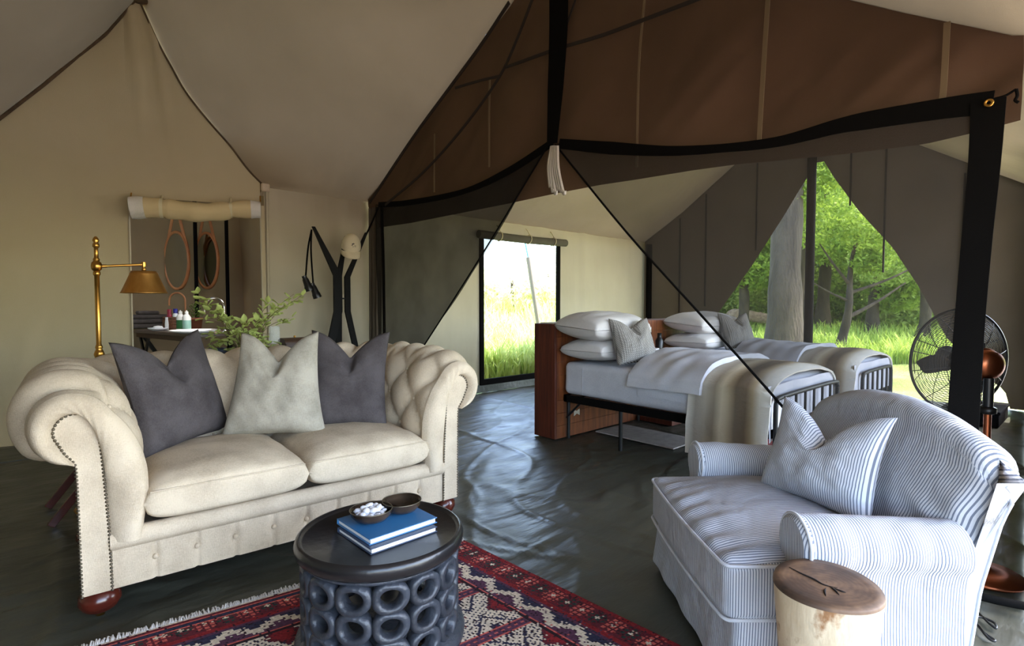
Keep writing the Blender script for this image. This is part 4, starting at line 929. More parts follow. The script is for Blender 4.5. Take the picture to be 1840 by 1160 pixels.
# ---- striped armchair
ch = tag(empty('armchair', (-2.414, -3.756, 0), math.radians(-131.06)), 'blue-grey ticking-striped slipcovered armchair with skirt and rolled arms', 'armchair')
W_ = .716
def skirt_def(P, q):
    P = P.copy(); t = np.clip((.215 - P[..., 2]) / .2, 0, 1); P[..., 0] += q[..., 0] * .022 * t; P[..., 1] += np.where(q[..., 1] < 0, -.018 * t, 0) + .004 * np.sin(P[..., 0] * 30) * t; return P
weld(rbox((-.004, .012, .012), (W_ + .012, .56, .225), .02, (26, 20, 8), skirt_def).build('skirted_base', M['stripe'], ch))
def cush_def(P, q):
    P = P.copy(); top = np.clip(q[..., 2], 0, 1)
    crown = .055 * (1 - np.clip(np.abs(q[..., 0]), 0, 1) ** 2.4) * (1 - np.clip(np.abs(q[..., 1]), 0, 1) ** 2.6) * top
    wr = .004 * vnoise(P[..., 0] * 9, P[..., 1] * 5, 40) + .006 * np.sin(P[..., 0] * 70 + 3 * vnoise(P[..., 0] * 4, P[..., 1] * 2, 2)) * np.exp(-((q[..., 1] + .86) / .22) ** 2) * top
    P[..., 2] += crown + wr * top; P[..., 1] += -.014 * (1 - q[..., 0] ** 2) * (q[..., 1] < -.6) ; return P
sc = weld(rbox((-.008, -.012, .205), (W_ + .008, .62, .372), .028, (34, 28, 8), cush_def).build('seat_cushion', M['stripe'], ch))
for z, dz in ((.362, .0), (.213, .0)):
    pts = [(-.008, .16, z), (-.008, .02, z), (.006, -.012, z)] + [(x, -.016 - .013 * (1 - (2 * x / W_ - 1) ** 2), z) for x in np.linspace(.05, W_ - .05, 12)] + [(W_ - .004, -.012, z), (W_ + .008, .02, z), (W_ + .009, .16, z)]
    MB().tube(smooth_curve(pts, 60), .0052, 6).build('piping', M['stripe'], sc)
def arm(cx, sg, y0=.175, y1=.66):
    a = [(sg * -.062, .25), (sg * -.062, .36)] + [(.078 * math.cos(t) * (1), .432 + .076 * math.sin(t)) for t in np.linspace(PI + .35, -0.75, 22)][:: 1]
    if sg < 0: a = [(-x, z) for x, z in [(-.062, .25), (-.062, .36)] + [(.078 * math.cos(t), .432 + .076 * math.sin(t)) for t in np.linspace(PI + .35, -.75, 22)]]
    a += [(sg * .050, .355), (sg * .046, .30), (sg * .052, .12), (sg * .062, .012)]
    a = interp(smooth_curve(a, 80), 60); P = []; uv = []; L = np.r_[0, np.cumsum(np.linalg.norm(np.diff(a, axis=0), axis=1))]
    for y in np.linspace(y0, y1, 40):
        t = (y - y0) / (y1 - y0); row = []
        for k, (x, z) in enumerate(a):
            w = .004 * math.sin(y * 60 + 2 * vnoise(y * 6, z * 4, 5)) * math.exp(-((z - .42) / .08) ** 2) + .004 * vnoise(y * 8, z * 6, 9)
            f = 1 - .10 * math.exp(-((y - y0) / .02) ** 2); row.append((cx + x * f + sg * w, y, .25 + (z - .25) * (1 - .012 * math.exp(-((y - y0) / .02) ** 2)) + w * .5 - .02 * t * float(sm(z, .22, .48))))
        P.append(row); uv.append(np.c_[np.full(60, y + 3), L])
    m = MB(); m.grid(P, uv=uv); o = m.build('arm', M['stripe'], ch)
    m = MB(); f = [(cx + x * .96, y0 - .008, z) for x, z in a]; c = (cx, y0 - .016, .42); n = len(f)
    inn = [(cx + (x) * .80, y0 - .018, .42 + (z - .42) * (.86 if z > .42 else .98)) for x, z in a]
    m.grid([[(cx + x * .93, y0 + .004, z) for x, z in a], f, inn], uv=[np.c_[np.array(q)[:, 0] + 3, np.array(q)[:, 2]] for q in ([(cx + x, 0, z) for x, z in a], f, inn)])
    m.add(inn, [(i, i + 1, n - 2 - i, n - 1 - i) for i in range(n // 2 - 1)], True, uv=[(p[0] + 3, p[2]) for p in inn]); m.build('front_panel', M['stripe'], o)
    m = MB(); m.tube([(cx + x * .97, y0 - .006, z) for x, z in a[:52]], .0048, 6); m.build('piping', M['stripe'], o)
arm(-.012, -1, y1=.60); arm(W_ + .018, 1, y1=.60)
def chair_back():
    P = []; uv = []; nx = 64
    for s in np.linspace(-1, 1, nx):
        e = abs(s); cam_ = (1 - e ** 2.2); ztop_ = .655 + .115 * cam_ - .045 * float(sm(e, .80, 1.0)) ** 1.5; row = []; ur = []
        for k, v in enumerate(np.linspace(0, 1, 70)):
            if v < .60: t = v / .60; z = .20 + (ztop_ - .05 - .20) * t; y = .548 + .10 * t ** 1.3 - .035 * math.sin(PI * min(1, t * 1.1)) * (1 - e ** 3)
            elif v < .78: a = (v - .60) / .18 * PI; R = .055; y = .648 + R - R * math.cos(a); z = ztop_ - .05 + .05 * math.sin(a)
            else: t = (v - .78) / .22; z = ztop_ - .05 - (ztop_ - .05 - .05) * t; y = .758 - .055 * t
            if v < .60: zz = z
            fl = np.interp(z, [.05, .30, .50, .62, .70], [.365, .372, .405, .448, .436]) - (.012 if .60 < v < .78 else 0)
            x = W_ / 2 + .003 + fl * s
            rnd = .05 * max(0, e - .86) / .14
            yy = y + (rnd if v < .69 else -rnd) * math.sin(PI / 2 * min(1, max(0, e - .86) / .14))
            wv_ = .003 * vnoise(s * 3 + z * 4, z * 7 - s * 2, 17) + .006 * math.sin((z * 1.2 + s * .35) * 55) * math.exp(-((s - .70) / .22) ** 2) * math.exp(-((z - .46) / .09) ** 2)
            row.append((x, yy - wv_ * (v < .6), z + wv_ * .5 * (.6 < v < .78))); ur.append((W_ / 2 + .40 * s + 3, z))
        P.append(row); uv.append(ur)
    m = MB(); m.grid(P, uv=uv); o = m.build('back', M['stripe'], ch); P = np.array(P)
    for k in (0, -1):
        a = P[k]; mid = [tuple((a[i] + a[69 - i]) / 2) for i in range(35)]
        m = MB(); m.grid([a[:35], mid, a[:34:-1]], uv=[np.c_[np.full(35, .0782), a[:35, 2]]] * 3); m.build('back_side', M['stripe'], o)
    for k in (0, -1): MB().tube(P[k][50:70], .0055, 6).build('piping', M['stripe'], o)
    MB().tube(P[:, 52], .0055, 6).build('piping', M['stripe'], o)
chair_back()
cc = cushion('scatter_cushion', .41, .345, .15, M['stripe'], (0, 0, 0), 0, 0, chop=.32, seed=6, ear=.12, uvk=.205)
lc = Vector(ch.location); Rz = Matrix.Rotation(math.radians(-131.06), 4, 'Z')
cc.matrix_world = Matrix.Translation(lc) @ Rz @ Matrix.Translation((.375, .452, .565)) @ Matrix.Rotation(math.radians(21), 4, 'Z') @ Matrix.Rotation(math.radians(-19), 4, 'X')
tag(cc, 'striped cushion with two pulled-up corners propped on the armchair', 'cushion')

# ---- tree-stump stool
spn = at(1485, 1046, Z=.42); sp = tag(empty('stump_stool', (spn[0], spn[1], .009)), 'pale debarked tree-stump stool with dark cracked end grain beside armchair', 'stool')
sr = .118
def stump_r(t, z): return sr * (1 + .03 * math.sin(2 * t + 1) + .02 * math.sin(3 * t)) * (1 - .30 * (1 - z / .42) + .10 * max(0, 1 - z / .12) ** 2)
zz = list(np.linspace(0, .403, 26)); P = [[(stump_r(t, z) * math.cos(t), stump_r(t, z) * math.sin(t), z) for t in np.linspace(0, 2 * PI, 64, endpoint=False)] for z in zz]
m = MB(); m.grid(P, closed_v=True, flip=True); m.build('trunk', M['stump_side'], sp)
P = [[(stump_r(t, .42) * r * math.cos(t), stump_r(t, .42) * r * math.sin(t), z) for t in np.linspace(0, 2 * PI, 64, endpoint=False)] for r, z in ((1.0, .402), (.995, .407), (.98, .411), (.8, .4115), (.5, .412), (.2, .4122), (.01, .4122))]
m = MB(); m.grid(P, closed_v=True); m.build('end_grain', M['stump_top'], sp)
ckm = simple('crack', (24, 16, 12), 0.9)
for pts in ([(1418, 1018), (1440, 1030), (1462, 1040), (1480, 1050), (1505, 1056)], [(1484, 1056), (1482, 1062), (1484, 1070)], [(1490, 1052), (1500, 1060), (1508, 1068)], [(1498, 1056), (1512, 1062), (1520, 1064)]):
    q = [at(x, y, Z=.4215) - np.array([spn[0], spn[1], .009]) for x, y in pts]
    q = smooth_curve(q, 14); m = MB(); w = [.0006 + .0022 * math.sin(PI * k / 13) for k in range(14)]; m.tube(q, w, 5); m.build('crack', ckm, sp)

# ---- pedestal fan seen from behind
fc, fm_ = atd(1723, 647, 2.26), atd(1776, 655, 2.13); ax = Vector(fm_ - fc).normalized(); fb = at(1757, 1050, Z=0)
fb = np.array([fm_[0] - .02, fm_[1] - .005, 0])
fan = tag(empty('pedestal_fan', (fb[0], fb[1], 0)), 'large black and copper pedestal fan behind the net beside armchair', 'fan')
RF = ax.to_track_quat('Z', 'Y').to_matrix().to_4x4(); RF.translation = Vector(fc - np.array([fb[0], fb[1], 0]))
def fpiece(name, m, mat, parent=None):
    m.v = [tuple(RF @ Vector(v)) for v in m.v]; return m.build(name, mat, parent or fan)
FR = .212
fpiece('rim', MB().tube([(FR * math.cos(a), FR * math.sin(a), 0) for a in np.linspace(0, 2 * PI, 64, endpoint=False)], .0055, 8, closed=True), M['black_gloss'])
for sg, nm in ((1, 'rear_grille'), (-1, 'front_grille')):
    m = MB(); zf = lambda r: sg * .062 * (1 - (r / FR) ** 2.4)
    for r in np.linspace(.06, FR - .01, 17): m.tube([(r * math.cos(a), r * math.sin(a), zf(r)) for a in np.linspace(0, 2 * PI, 44, endpoint=False)], .0011, 4, closed=True)
    for k in range(10):
        a = 2 * PI * k / 10 + .2 * sg; m.tube([(r * math.cos(a), r * math.sin(a), zf(r)) for r in np.linspace(.03, FR, 8)], .0018, 4)
    m.lathe([(.001, zf(0) + .002), (.05, zf(.05) + .002), (.055, zf(.05) - .002)], seg=24)
    tag(fpiece(nm, m, M['black_gloss']), kind='stuff')
hub = fpiece('hub', MB().lathe([(.001, -.03), (.03, -.028), (.036, -.01), (.036, .02), (.001, .03)], seg=24), M['black_gloss'])
for k in range(3):
    a0 = PI + .05 + 2 * PI * k / 3; P = []
    for r in np.linspace(.03, .172, 12):
        t = (r - .03) / .142; wd = (.34 + .62 * math.sin(PI * min(1, t * .85)) ) * (.11 / max(r, .06)) * .5 if r > 0 else 0; row = []
        for s in np.linspace(-1, 1, 8): a = a0 + s * wd * .62 + .12 * t; row.append((r * math.cos(a), r * math.sin(a), s * .018))
        P.append(row)
    fpiece('blade', MB().grid(P).grid([[(x, y, z + .002) for x, y, z in row] for row in P]), M['black_gloss'])
mot = fpiece('motor_housing', MB().lathe([(.001, .165), (.03, .163), (.052, .150), (.060, .12), (.060, .075), (.05, .06), (.03, .055)], seg=32), M['copper'])
fpiece('knob', MB().tube([(0, .058, .10), (0, .082, .10)], [.009, .011], 12), M['black_gloss'], mot)
fpiece('motor_band', MB().tube([(.061 * math.cos(a), .061 * math.sin(a), .118) for a in np.linspace(0, 2 * PI, 32, endpoint=False)], .003, 6, closed=True), M['copper'], mot)
zm = fm_[2]
m = MB(); m.tube([(0, 0, .03), (0, 0, zm - .16)], .0125, 16); m.build('pole', M['copper'], fan); m = MB(); m.tube([(0, 0, zm - .17), (0, 0, zm - .05)], .017, 16); m.lathe([(.017, zm - .19), (.028, zm - .185), (.028, zm - .165), (.017, zm - .16)], seg=20); m.build('neck', M['black_gloss'], fan)
m = MB(); m.lathe([(.001, .0), (.13, .0), (.135, .008), (.13, .016), (.07, .026), (.03, .034), (.02, .05), (.0125, .055)], seg=48); m.build('base', M['copper'], fan)
q = smooth_curve([at(x, y, Z=.006) for x, y in ((1752, 1094), (1764, 1106), (1778, 1120), (1790, 1128), (1786, 1118), (1762, 1108), (1752, 1112), (1766, 1134), (1788, 1150), (1776, 1146), (1756, 1122))], 70)
tag(MB().tube(q, .004, 6).build('power_cord', M['black_gloss']), 'black power cord looped on the floor behind the armchair', 'cord')
tag(MB().tube([at(1762, 1071, Z=.03), at(1790, 1078, Z=.03), at(1850, 1090, Z=.03)], .014, 10).build('floor_bar', M['black']), 'black bar lying along the foot of the net wall by the fan', 'bar')

# ---- coat stand of bent black slats, cap and binoculars hung on it
cs = tag(empty('coat_stand', (-2.165, -.35, 0)), 'black coat stand of three bent slats before the cream back wall', 'coat stand')
def cp(X, z, dy=0): return np.array([X + 2.165, dy, z])
for pts, dy in (([(-2.415, 1.71), (-2.205, 1.30), (-2.205, .985), (-2.275, .70), (-2.44, 0.0)], -.03), ([(-1.925, 1.70), (-2.115, 1.29), (-2.115, .985), (-2.05, .69), (-1.89, 0.0)], -.03), ([(-2.09, 1.66), (-2.155, 1.30), (-2.16, .985), (-2.155, .70), (-2.15, 0.0)], .035)):
    m = MB()
    for k in range(4):
        (x0, z0), (x1, z1) = pts[k], pts[k + 1]; f = [0.0, .5, .5, 1.0, 4.0] if dy > 0 else [0, 0, 0, .0, 0]
        wa, wb_ = ([.022, .075, .075, .07, .07], [.016, .034, .034, .034, .034])[0 if dy < 0 and pts[0][0] < -2.2 else 1][k:k + 2] if dy < 0 and pts[0][0] < -2.2 else [.02, .05, .05, .05, .05][k:k + 2]
        a_, b_ = cp(x0, z0, dy * (1 + f[k])), cp(x1, z1, dy * (1 + f[k + 1])); h_ = .012
        m.add([(a_[0] - wa / 2, a_[1] - h_, a_[2]), (a_[0] + wa / 2, a_[1] - h_, a_[2]), (a_[0] + wa / 2, a_[1] + h_, a_[2]), (a_[0] - wa / 2, a_[1] + h_, a_[2]), (b_[0] - wb_ / 2, b_[1] - h_, b_[2]), (b_[0] + wb_ / 2, b_[1] - h_, b_[2]), (b_[0] + wb_ / 2, b_[1] + h_, b_[2]), (b_[0] - wb_ / 2, b_[1] + h_, b_[2])], [(0, 1, 2, 3), (4, 5, 6, 7), (0, 1, 5, 4), (1, 2, 6, 5), (2, 3, 7, 6), (3, 0, 4, 7)], False)
    m.build('slat', M['stand_black'], cs)
m = MB(); m.tube([cp(-2.205, 1.1, -.03), cp(-2.115, 1.1, -.03)], .007, 8); m.tube([cp(-2.16, 1.1, -.03), cp(-2.16, 1.1, .06)], .007, 8); m.build('bolt', M['iron'], cs)
cpz = at(631, 440, Y=-.42); cap = tag(empty('baseball_cap', cpz), 'cream baseball cap hung on the black coat stand', 'cap')
RC = Matrix.Rotation(math.radians(-8), 4, 'Y') @ Matrix.Rotation(math.radians(28), 4, 'X') @ Matrix.Rotation(math.radians(-18), 4, 'Z')
def cm(m, name, mat, par=None):
    m.v = [tuple(RC @ Vector(v)) for v in m.v]; return m.build(name, mat, par or cap)
cm(MB().grid([[(.085 * math.cos(t) * math.cos(p), .098 * math.sin(t) * math.cos(p), .125 * math.sin(p) - .02) for t in np.linspace(0, 2 * PI, 40, endpoint=False)] for p in np.linspace(-.05, PI / 2, 14)], closed_v=True), 'crown', M['cap'])
cm(MB().grid([[(.085 * math.sin(a) * (1 + .02 * r), -.09 * math.cos(a) - r * .085 * math.cos(a) ** .8 if math.cos(a) > 0 else -.09 * math.cos(a), -.022 - .03 * r - .018 * math.sin(a) ** 2 + dz) for a in np.linspace(-1.45, 1.45, 24)] for r, dz in ((0, 0), (.5, .002), (1, 0), (1, -.004), (.5, -.003), (0, -.004))]), 'bill', M['cap'])
cm(MB().lathe([(.001, .108), (.007, .106), (.008, .100)], seg=10), 'button', M['cap'])
em = MB()
for (u, v, w, h) in ((-.012, .040, .016, .010), (.004, .044, .012, .006), (-.016, .032, .012, .006), (.010, .030, .022, .003), (-.006, .022, .034, .003), (.002, .049, .005, .006)):
    for s in (1,):
        t = -PI / 2 + (u) / .09; p = math.asin(min(.95, (v + .02) / .125)); r_ = 1.012
        cpt = lambda tt, pp: (.085 * r_ * math.cos(tt) * math.cos(pp), .098 * r_ * math.sin(tt) * math.cos(pp), .125 * r_ * math.sin(pp) - .02)
        t1, p1 = t + w / .09, p + h / .11; em.add([cpt(t, p), cpt(t1, p), cpt(t1, p1), cpt(t, p1)], [(0, 1, 2, 3)], False)
cm(em, 'emblem', M['charcoal'])
bn0 = at(560, 412, Y=-.42); bnc = at(559, 515, Y=-.44); bino = tag(empty('binoculars', bnc), 'black binoculars hanging by straps from the coat stand', 'binoculars')
for x, dx, dz in ((-.04, -.035, .03), (.02, .03, -.03)):
    bz_ = np.array([dx, 0, dz]); d_ = np.array([.022, 0, -.055])
    MB().tube([bz_ - d_ * 1.1, bz_ - d_ * .7, bz_ - d_ * .6, bz_ + d_ * .4, bz_ + d_ * .5, bz_ + d_ * 1.1], [.020, .020, .025, .030, .034, .036], 16).build('barrel', M['black_gloss'], bino)
MB().box((-.03, -.018, -.02), (.025, .018, .028), .008).build('bridge', M['black_gloss'], bino)
for q in ((-.045, .075), (.018, .03)):
    a = bn0 - bnc; e = np.array([q[0], 0, q[1]]); ps = smooth_curve([a, a * .6 + e * .4 + np.array([-.01, 0, 0]), e], 12); MB().grid([[p + np.array([-.007, 0, 0]), p + np.array([.007, 0, 0]), p + np.array([.007, .003, 0]), p + np.array([-.007, .003, 0])] for p in ps], closed_v=True).build('strap', M['black'], bino)

# ---- rolled-up canvas door above the washroom doorway
rp0 = gw(.95, 1.80, .09); rp1 = gw(.03, 1.845, .09); rd = tag(empty('door_roll', (rp0 + rp1) / 2), 'cream canvas door rolled up and tied above the washroom doorway', 'canvas roll')
c0 = np.array(rd.location); ps = [rp0 + (rp1 - rp0) * t - c0 + np.array([0, 0, .012 * math.sin(t * 9) - .012 * math.sin(PI * t)]) for t in np.linspace(0, 1, 50)]
tt = np.linspace(0, 1, 50); rr = .082 - .012 * tt + .004 * np.sin(tt * 30) - .014 * np.exp(-((tt - .24) / .02) ** 2) - .012 * np.exp(-((tt - .76) / .02) ** 2)
m = MB(); m.tube(ps, rr, 24, caps=False); m.build('roll', M['canvas_warm'], rd)
for k, sl in ((0, slice(0, 6)), (1, slice(45, 50))):
    m = MB(); m.tube(ps[sl], rr[sl] + .003, 24, caps=False); m.build('pale_end', M['tie_cloth'], rd)
dv_ = (ps[-1] - ps[0]) / np.linalg.norm(ps[-1] - ps[0]); up_ = np.array([0, 0, 1.0]); sd_ = np.cross(dv_, up_)
m = MB(); spts = [ps[0] + dv_ * .004 + (sd_ * math.cos(a) + up_ * math.sin(a)) * (.078 - .055 * a / (6 * PI)) for a in np.linspace(0, 6 * PI, 90)]; m.grid([[p + dv_ * .03, p - dv_ * .004] for p in spts]); m.build('spiral_layers', M['canvas'], rd)
for t in (.24, .76):
    i = int(t * 49); c = ps[i]; m = MB(); m.grid([[c + dv_ * x + (sd_ * math.cos(a) + up_ * math.sin(a)) * (rr[i] + .004) for a in np.linspace(0, 2 * PI, 28)] for x in (-.012, .012)])
    m.tube([c + up_ * .07 + sd_ * -.03, c + up_ * .11 - sd_ * .07], .008, 6); m.build('tie', M['cord_white'], rd)
for k in (0, -1): MB().tube([ps[k] + up_ * .06, ps[k] + up_ * .125 - sd_ * .05], .006, 6).build('hook', M['brass'], rd)

# ---- console behind the sofa with leafy branches, glass jar, wooden box
ct = tag(empty('console_table', (-3.2, -1.60, 0)), 'dark wooden console table standing behind the sofa back', 'table')
MB().box((-.42, -.17, .60), (.42, .17, .63), .004).build('top', M['dark_wood'], ct)
for x in (-.39, .39):
    for y in (-.14, .14): MB().box((x - .02, y - .02, 0), (x + .02, y + .02, .60), .003).build('leg', M['dark_wood'], ct)
def branch_pot():
    base = at(440, 690, Y=-1.6); base[2] = .63; pl = tag(empty('leafy_branches', (base[0], base[1], .63)), 'green leafy branches in a pot behind the sofa cushions', 'plant')
    MB().lathe([(.001, 0), (.055, 0), (.07, .03), (.075, .10), (.06, .13), (.055, .13), (.06, .10), (.05, .02), (.001, .02)], seg=28).build('pot', M['ebony'], pl)
    tips = [(362, 545), (352, 530), (372, 570), (390, 558), (405, 575), (380, 600), (378, 622), (420, 590), (440, 580), (455, 598), (470, 575), (470, 610), (500, 560), (512, 548), (528, 528), (540, 532), (520, 572), (480, 548), (400, 612), (430, 610), (455, 622), (484, 616), (415, 625), (425, 600), (446, 606), (462, 612), (476, 622), (440, 616), (408, 596), (492, 600)]
    lv = None; cnt = 0; tw = MB(); bo = np.array([base[0], base[1], .63])
    lm = MB(); lp_ = []; L = .042
    for t in np.linspace(0, 1, 7):
        w = .0125 * math.sin(PI * t ** .8) + .0006; lp_.append([(L * t, -w, .002), (L * t, 0, -.001 - .006 * t * t), (L * t, w, .002)])
    lm.grid(lp_)
    for i, (x, y) in enumerate(tips):
        tip = at(x, y, Y=-1.6 + random.uniform(-.16, .16)) - bo; st_ = np.array([random.uniform(-.03, .03), random.uniform(-.03, .03), .12])
        mid = st_ * .5 + tip * .5 + np.array([0, 0, .06]); ps = smooth_curve([st_, mid, tip], 14); tw.tube(ps, np.linspace(.0032, .001, 14), 5)
        for k in range(5, 14, 1 if i < 18 else 2):
            for s in range(1 if k < 11 else 2):
                if cnt >= 290: break
                d_ = ps[min(k + 1, 13)] - ps[k - 1]; a = random.uniform(0, 2 * PI); v = Vector(d_).normalized() * .6 + Vector((math.cos(a), math.sin(a), random.uniform(-.5, .7))) * .8
                o = lm.build('leaf', M['leaf'], pl) if lv is None else lv.copy()
                if lv is None: lv = o
                else: col.objects.link(o)
                cnt += 1; o.location = Vector(ps[k]) + Vector((random.uniform(-.02, .02), random.uniform(-.02, .02), random.uniform(-.015, .015))); q = v.to_track_quat('X', 'Z'); o.rotation_euler = (q.to_matrix() @ Matrix.Rotation(random.uniform(-.8, .8), 3, 'X')).to_euler(); s_ = random.uniform(.75, 1.35); o.scale = (s_, s_, s_)
    tw.build('twigs', M['twig'], pl)
branch_pot()
gp_ = at(494, 640, Y=-1.56); zt_ = at(494, 586, Y=-1.56)[2]; gj = tag(empty('glass_jar', (gp_[0], gp_[1], .631)), 'tall clear glass jar with an amber candle beside the leafy branches', 'jar'); hh_ = zt_ - .631
MB().lathe([(.001, 0), (.03, 0), (.032, .01), (.032, hh_), (.029, hh_), (.029, .014), (.001, .012)], seg=28).build('glass', M['glass'], gj)
MB().lathe([(.001, .016), (.025, .016), (.025, hh_ * .62), (.02, hh_ * .64), (.001, hh_ * .63)], seg=20).build('candle', simple('amber_wax', (206, 166, 72), .6), gj)
bx = at(530, 640, Y=-1.58); zb = at(530, 606, Y=-1.58)[2]; wb = tag(empty('wooden_box', (bx[0], bx[1], .631)), 'dark wooden box with rounded lid beside the glass jar behind sofa', 'box')
MB().box((-.075, -.06, 0), (.075, .06, zb - .631 - .03), .006).build('body', M['dark_wood'], wb); MB().prism([(-.066, zb - .661), (.066, zb - .661)] [:2] + [(.066 * math.cos(a), zb - .661 + .03 * math.sin(a)) for a in np.linspace(.1, PI - .1, 10)], 0, -.08, .08).build('lid', M['dark_wood'], wb)
MB().lathe([(.001, .014), (.007, .011), (.007, .004), (.004, 0)], (0, 0, zb - .632), 12).build('knob', M['brass'], wb)

# ---- washroom furniture seen through the doorway
WL, WR = at(240, 592, Z=.785), at(352, 600.5, Z=.785); wdir = (WR - WL) / np.linalg.norm(WR - WL); wlen = np.linalg.norm(WR - WL); wper = np.array([-wdir[1], wdir[0], 0])
wt = tag(empty('wash_table', (*WL[:2], 0), math.atan2(wdir[1], wdir[0])), 'dark folding wash table on crossed legs seen through doorway', 'table')
MB().box((0, 0, .755), (wlen, .50, .785), .004).build('top', M['table_wood'], wt); MB().box((.02, .015, .71), (wlen - .02, .03, .755)).build('apron', M['dark_wood'], wt)
for x in (.12, wlen - .2):
    for y0, y1 in ((.03, .47), (.47, .03)):
        MB().bar((x, y0, .02), (x + (.02 if y0 < y1 else 0), y1, .75), .035, .022, up=(1, 0, 0)).build('leg', M['black_gloss'], wt)
for x0, x1 in ((.06, .30), (.30, .06)): MB().bar((x0, .03, .30), (x1, .03, .75), .028, .018, up=(0, 1, 0)).build('leg', M['black_gloss'], wt)
def wp(x, y=None, d=.22):
    """point on the wash table at a photo column"""
    r = ray(x, 595); a = np.array([[r[0], -wdir[0]], [r[1], -wdir[1]]]); o_ = WL + wper * d - EYE; t, s = np.linalg.solve(a, o_[:2]); return np.array([EYE[0] + r[0] * t, EYE[1] + r[1] * t, .785]), t
def wz(y, t): return H - (math.tan(PITCH) + (y - 580) / F) * t * .9992
p_, t_ = wp(266); tws = tag(empty('folded_towels', p_ + (0, 0, .001)), 'stack of folded dark grey towels on the wash table', 'towels')
hz_ = [(.19, .13, 0, .05), (.20, .13, .05, .10), (.185, .12, .10, .145), (.10, .08, .145, .185)]
for (a, b, z0, z1) in hz_: weld(rbox((-a, -b, z0), (a, b, z1), .02, (8, 6, 3)).build('towel', M['towel'], tws))
p_, t_ = wp(284, d=.06); so = tag(empty('soap_dish', p_ + (0, 0, .001)), 'white shallow soap dish before the grey towels', 'dish'); MB().lathe([(.001, 0), (.05, 0), (.085, .02), (.088, .03), (.08, .028), (.05, .012), (.001, .01)], seg=28).build('dish', M['porcelain'], so); MB().lathe([(.001, .05), (.035, .045), (.045, .03), (.04, .014), (.001, .012)], seg=18).build('soap', M['plastic_white'], so)
p_, t_ = wp(312, d=.22); bk = tag(empty('basket', p_ + (0, 0, .001)), 'round brown wicker basket of toiletries on the wash table', 'basket')
m = MB()
for k in range(8): m.tube([((.085 + .003 * (k % 2)) * math.cos(a), (.085 + .003 * (k % 2)) * math.sin(a), .009 + .0165 * k) for a in np.linspace(0, 2 * PI, 30, endpoint=False)], .009, 6, closed=True)
m.lathe([(.001, .004), (.08, .004)], seg=24); m.build('wicker_wall', M['wicker'], bk)
for (dx, dy, mt, lb, h, r) in ((-.03, .02, 'plastic_red', 'red-capped toiletry bottle standing in the wicker basket', .20, .024), (.02, .0, 'plastic_blue', 'blue-capped toiletry bottle standing in the wicker basket', .205, .026)):
    o = tag(empty('toiletry_bottle', p_ + (dx, dy, .008)), lb, 'bottle'); MB().lathe([(.001, 0), (r, 0), (r, h * .7), (r * .7, h * .78)], seg=16).build('bottle_body', M['plastic_white' if mt == 'plastic_blue' else 'plastic_red'], o); MB().lathe([(r * .8, h * .78), (r * .8, h), (.001, h)], seg=16).build('cap', M[mt], o)
for x, lb, mt in ((325, 'white lotion bottle with green print standing left of its twin', 'plastic_white'), (336, 'mint and white lotion bottle standing beside the terracotta pot', 'plastic_mint')):
    p2, t_ = wp(x, d=.10); h = .205; o = tag(empty('lotion_bottle', p2 + (0, 0, .001)), lb, 'bottle'); MB().lathe([(.001, 0), (.034, 0), (.036, .01), (.036, h * .68), (.02, h * .8), (.014, h * .82)], seg=20).build('bottle_body', M['plastic_white'], o); MB().lathe([(.0365, .03), (.0365, h * .55)], seg=20).build('print_band', M['label_green' if mt == 'plastic_white' else mt], o); MB().lathe([(.014, h * .8), (.016, h * .82), (.016, h * .94), (.006, h * .95), (.006, h), (.001, h)], seg=14).build('pump', M['plastic_white'], o)
p2, t_ = wp(300, d=.13); o = tag(empty('lotion_bottle', p2 + (0, 0, .001)), 'tiny white tube standing against the wicker basket', 'bottle'); MB().lathe([(.001, 0), (.016, 0), (.017, .06), (.012, .11), (.01, .115), (.001, .115)], seg=14).build('tube', M['plastic_white'], o); MB().lathe([(.012, .112), (.012, .13), (.001, .13)], seg=14).build('cap', M['plastic_white'], o)
p_, t_ = wp(352, d=.36); pp = tag(empty('potted_herb', p_ + (0, 0, .001)), 'small green herb in a terracotta pot at the washroom mirrors', 'plant'); MB().lathe([(.001, 0), (.05, 0), (.062, .10), (.068, .10), (.068, .12), (.058, .12), (.05, .10), (.001, .10)], seg=22).build('pot', M['terracotta'], pp)
m = MB()
for k in range(150):
    a, b = random.uniform(0, 6.28), random.uniform(.1, 1); c = np.array([.07 * b * math.cos(a), .07 * b * math.sin(a), .12 + random.uniform(0, .16) * (1 - b * .4)]); d_ = np.array([math.cos(a), math.sin(a), .6]) * .022; n_ = np.array([-math.sin(a), math.cos(a), 0]) * .008; m.add([c, c + d_ * .5 + n_, c + d_, c + d_ * .5 - n_], [(0, 1, 2, 3)])
tag(m.build('foliage', M['tree_leaf_dark'], pp), kind='stuff')
p_, t_ = wp(350, d=.02); bs = tag(empty('wash_basin', p_ + (0, 0, .001)), 'shallow white porcelain wash basin at front of the table', 'basin'); MB().lathe([(.001, .008), (.10, .01), (.17, .03), (.20, .036), (.205, .03), (.17, .018), (.10, 0), (.001, 0)], seg=40).build('bowl', M['porcelain'], bs)
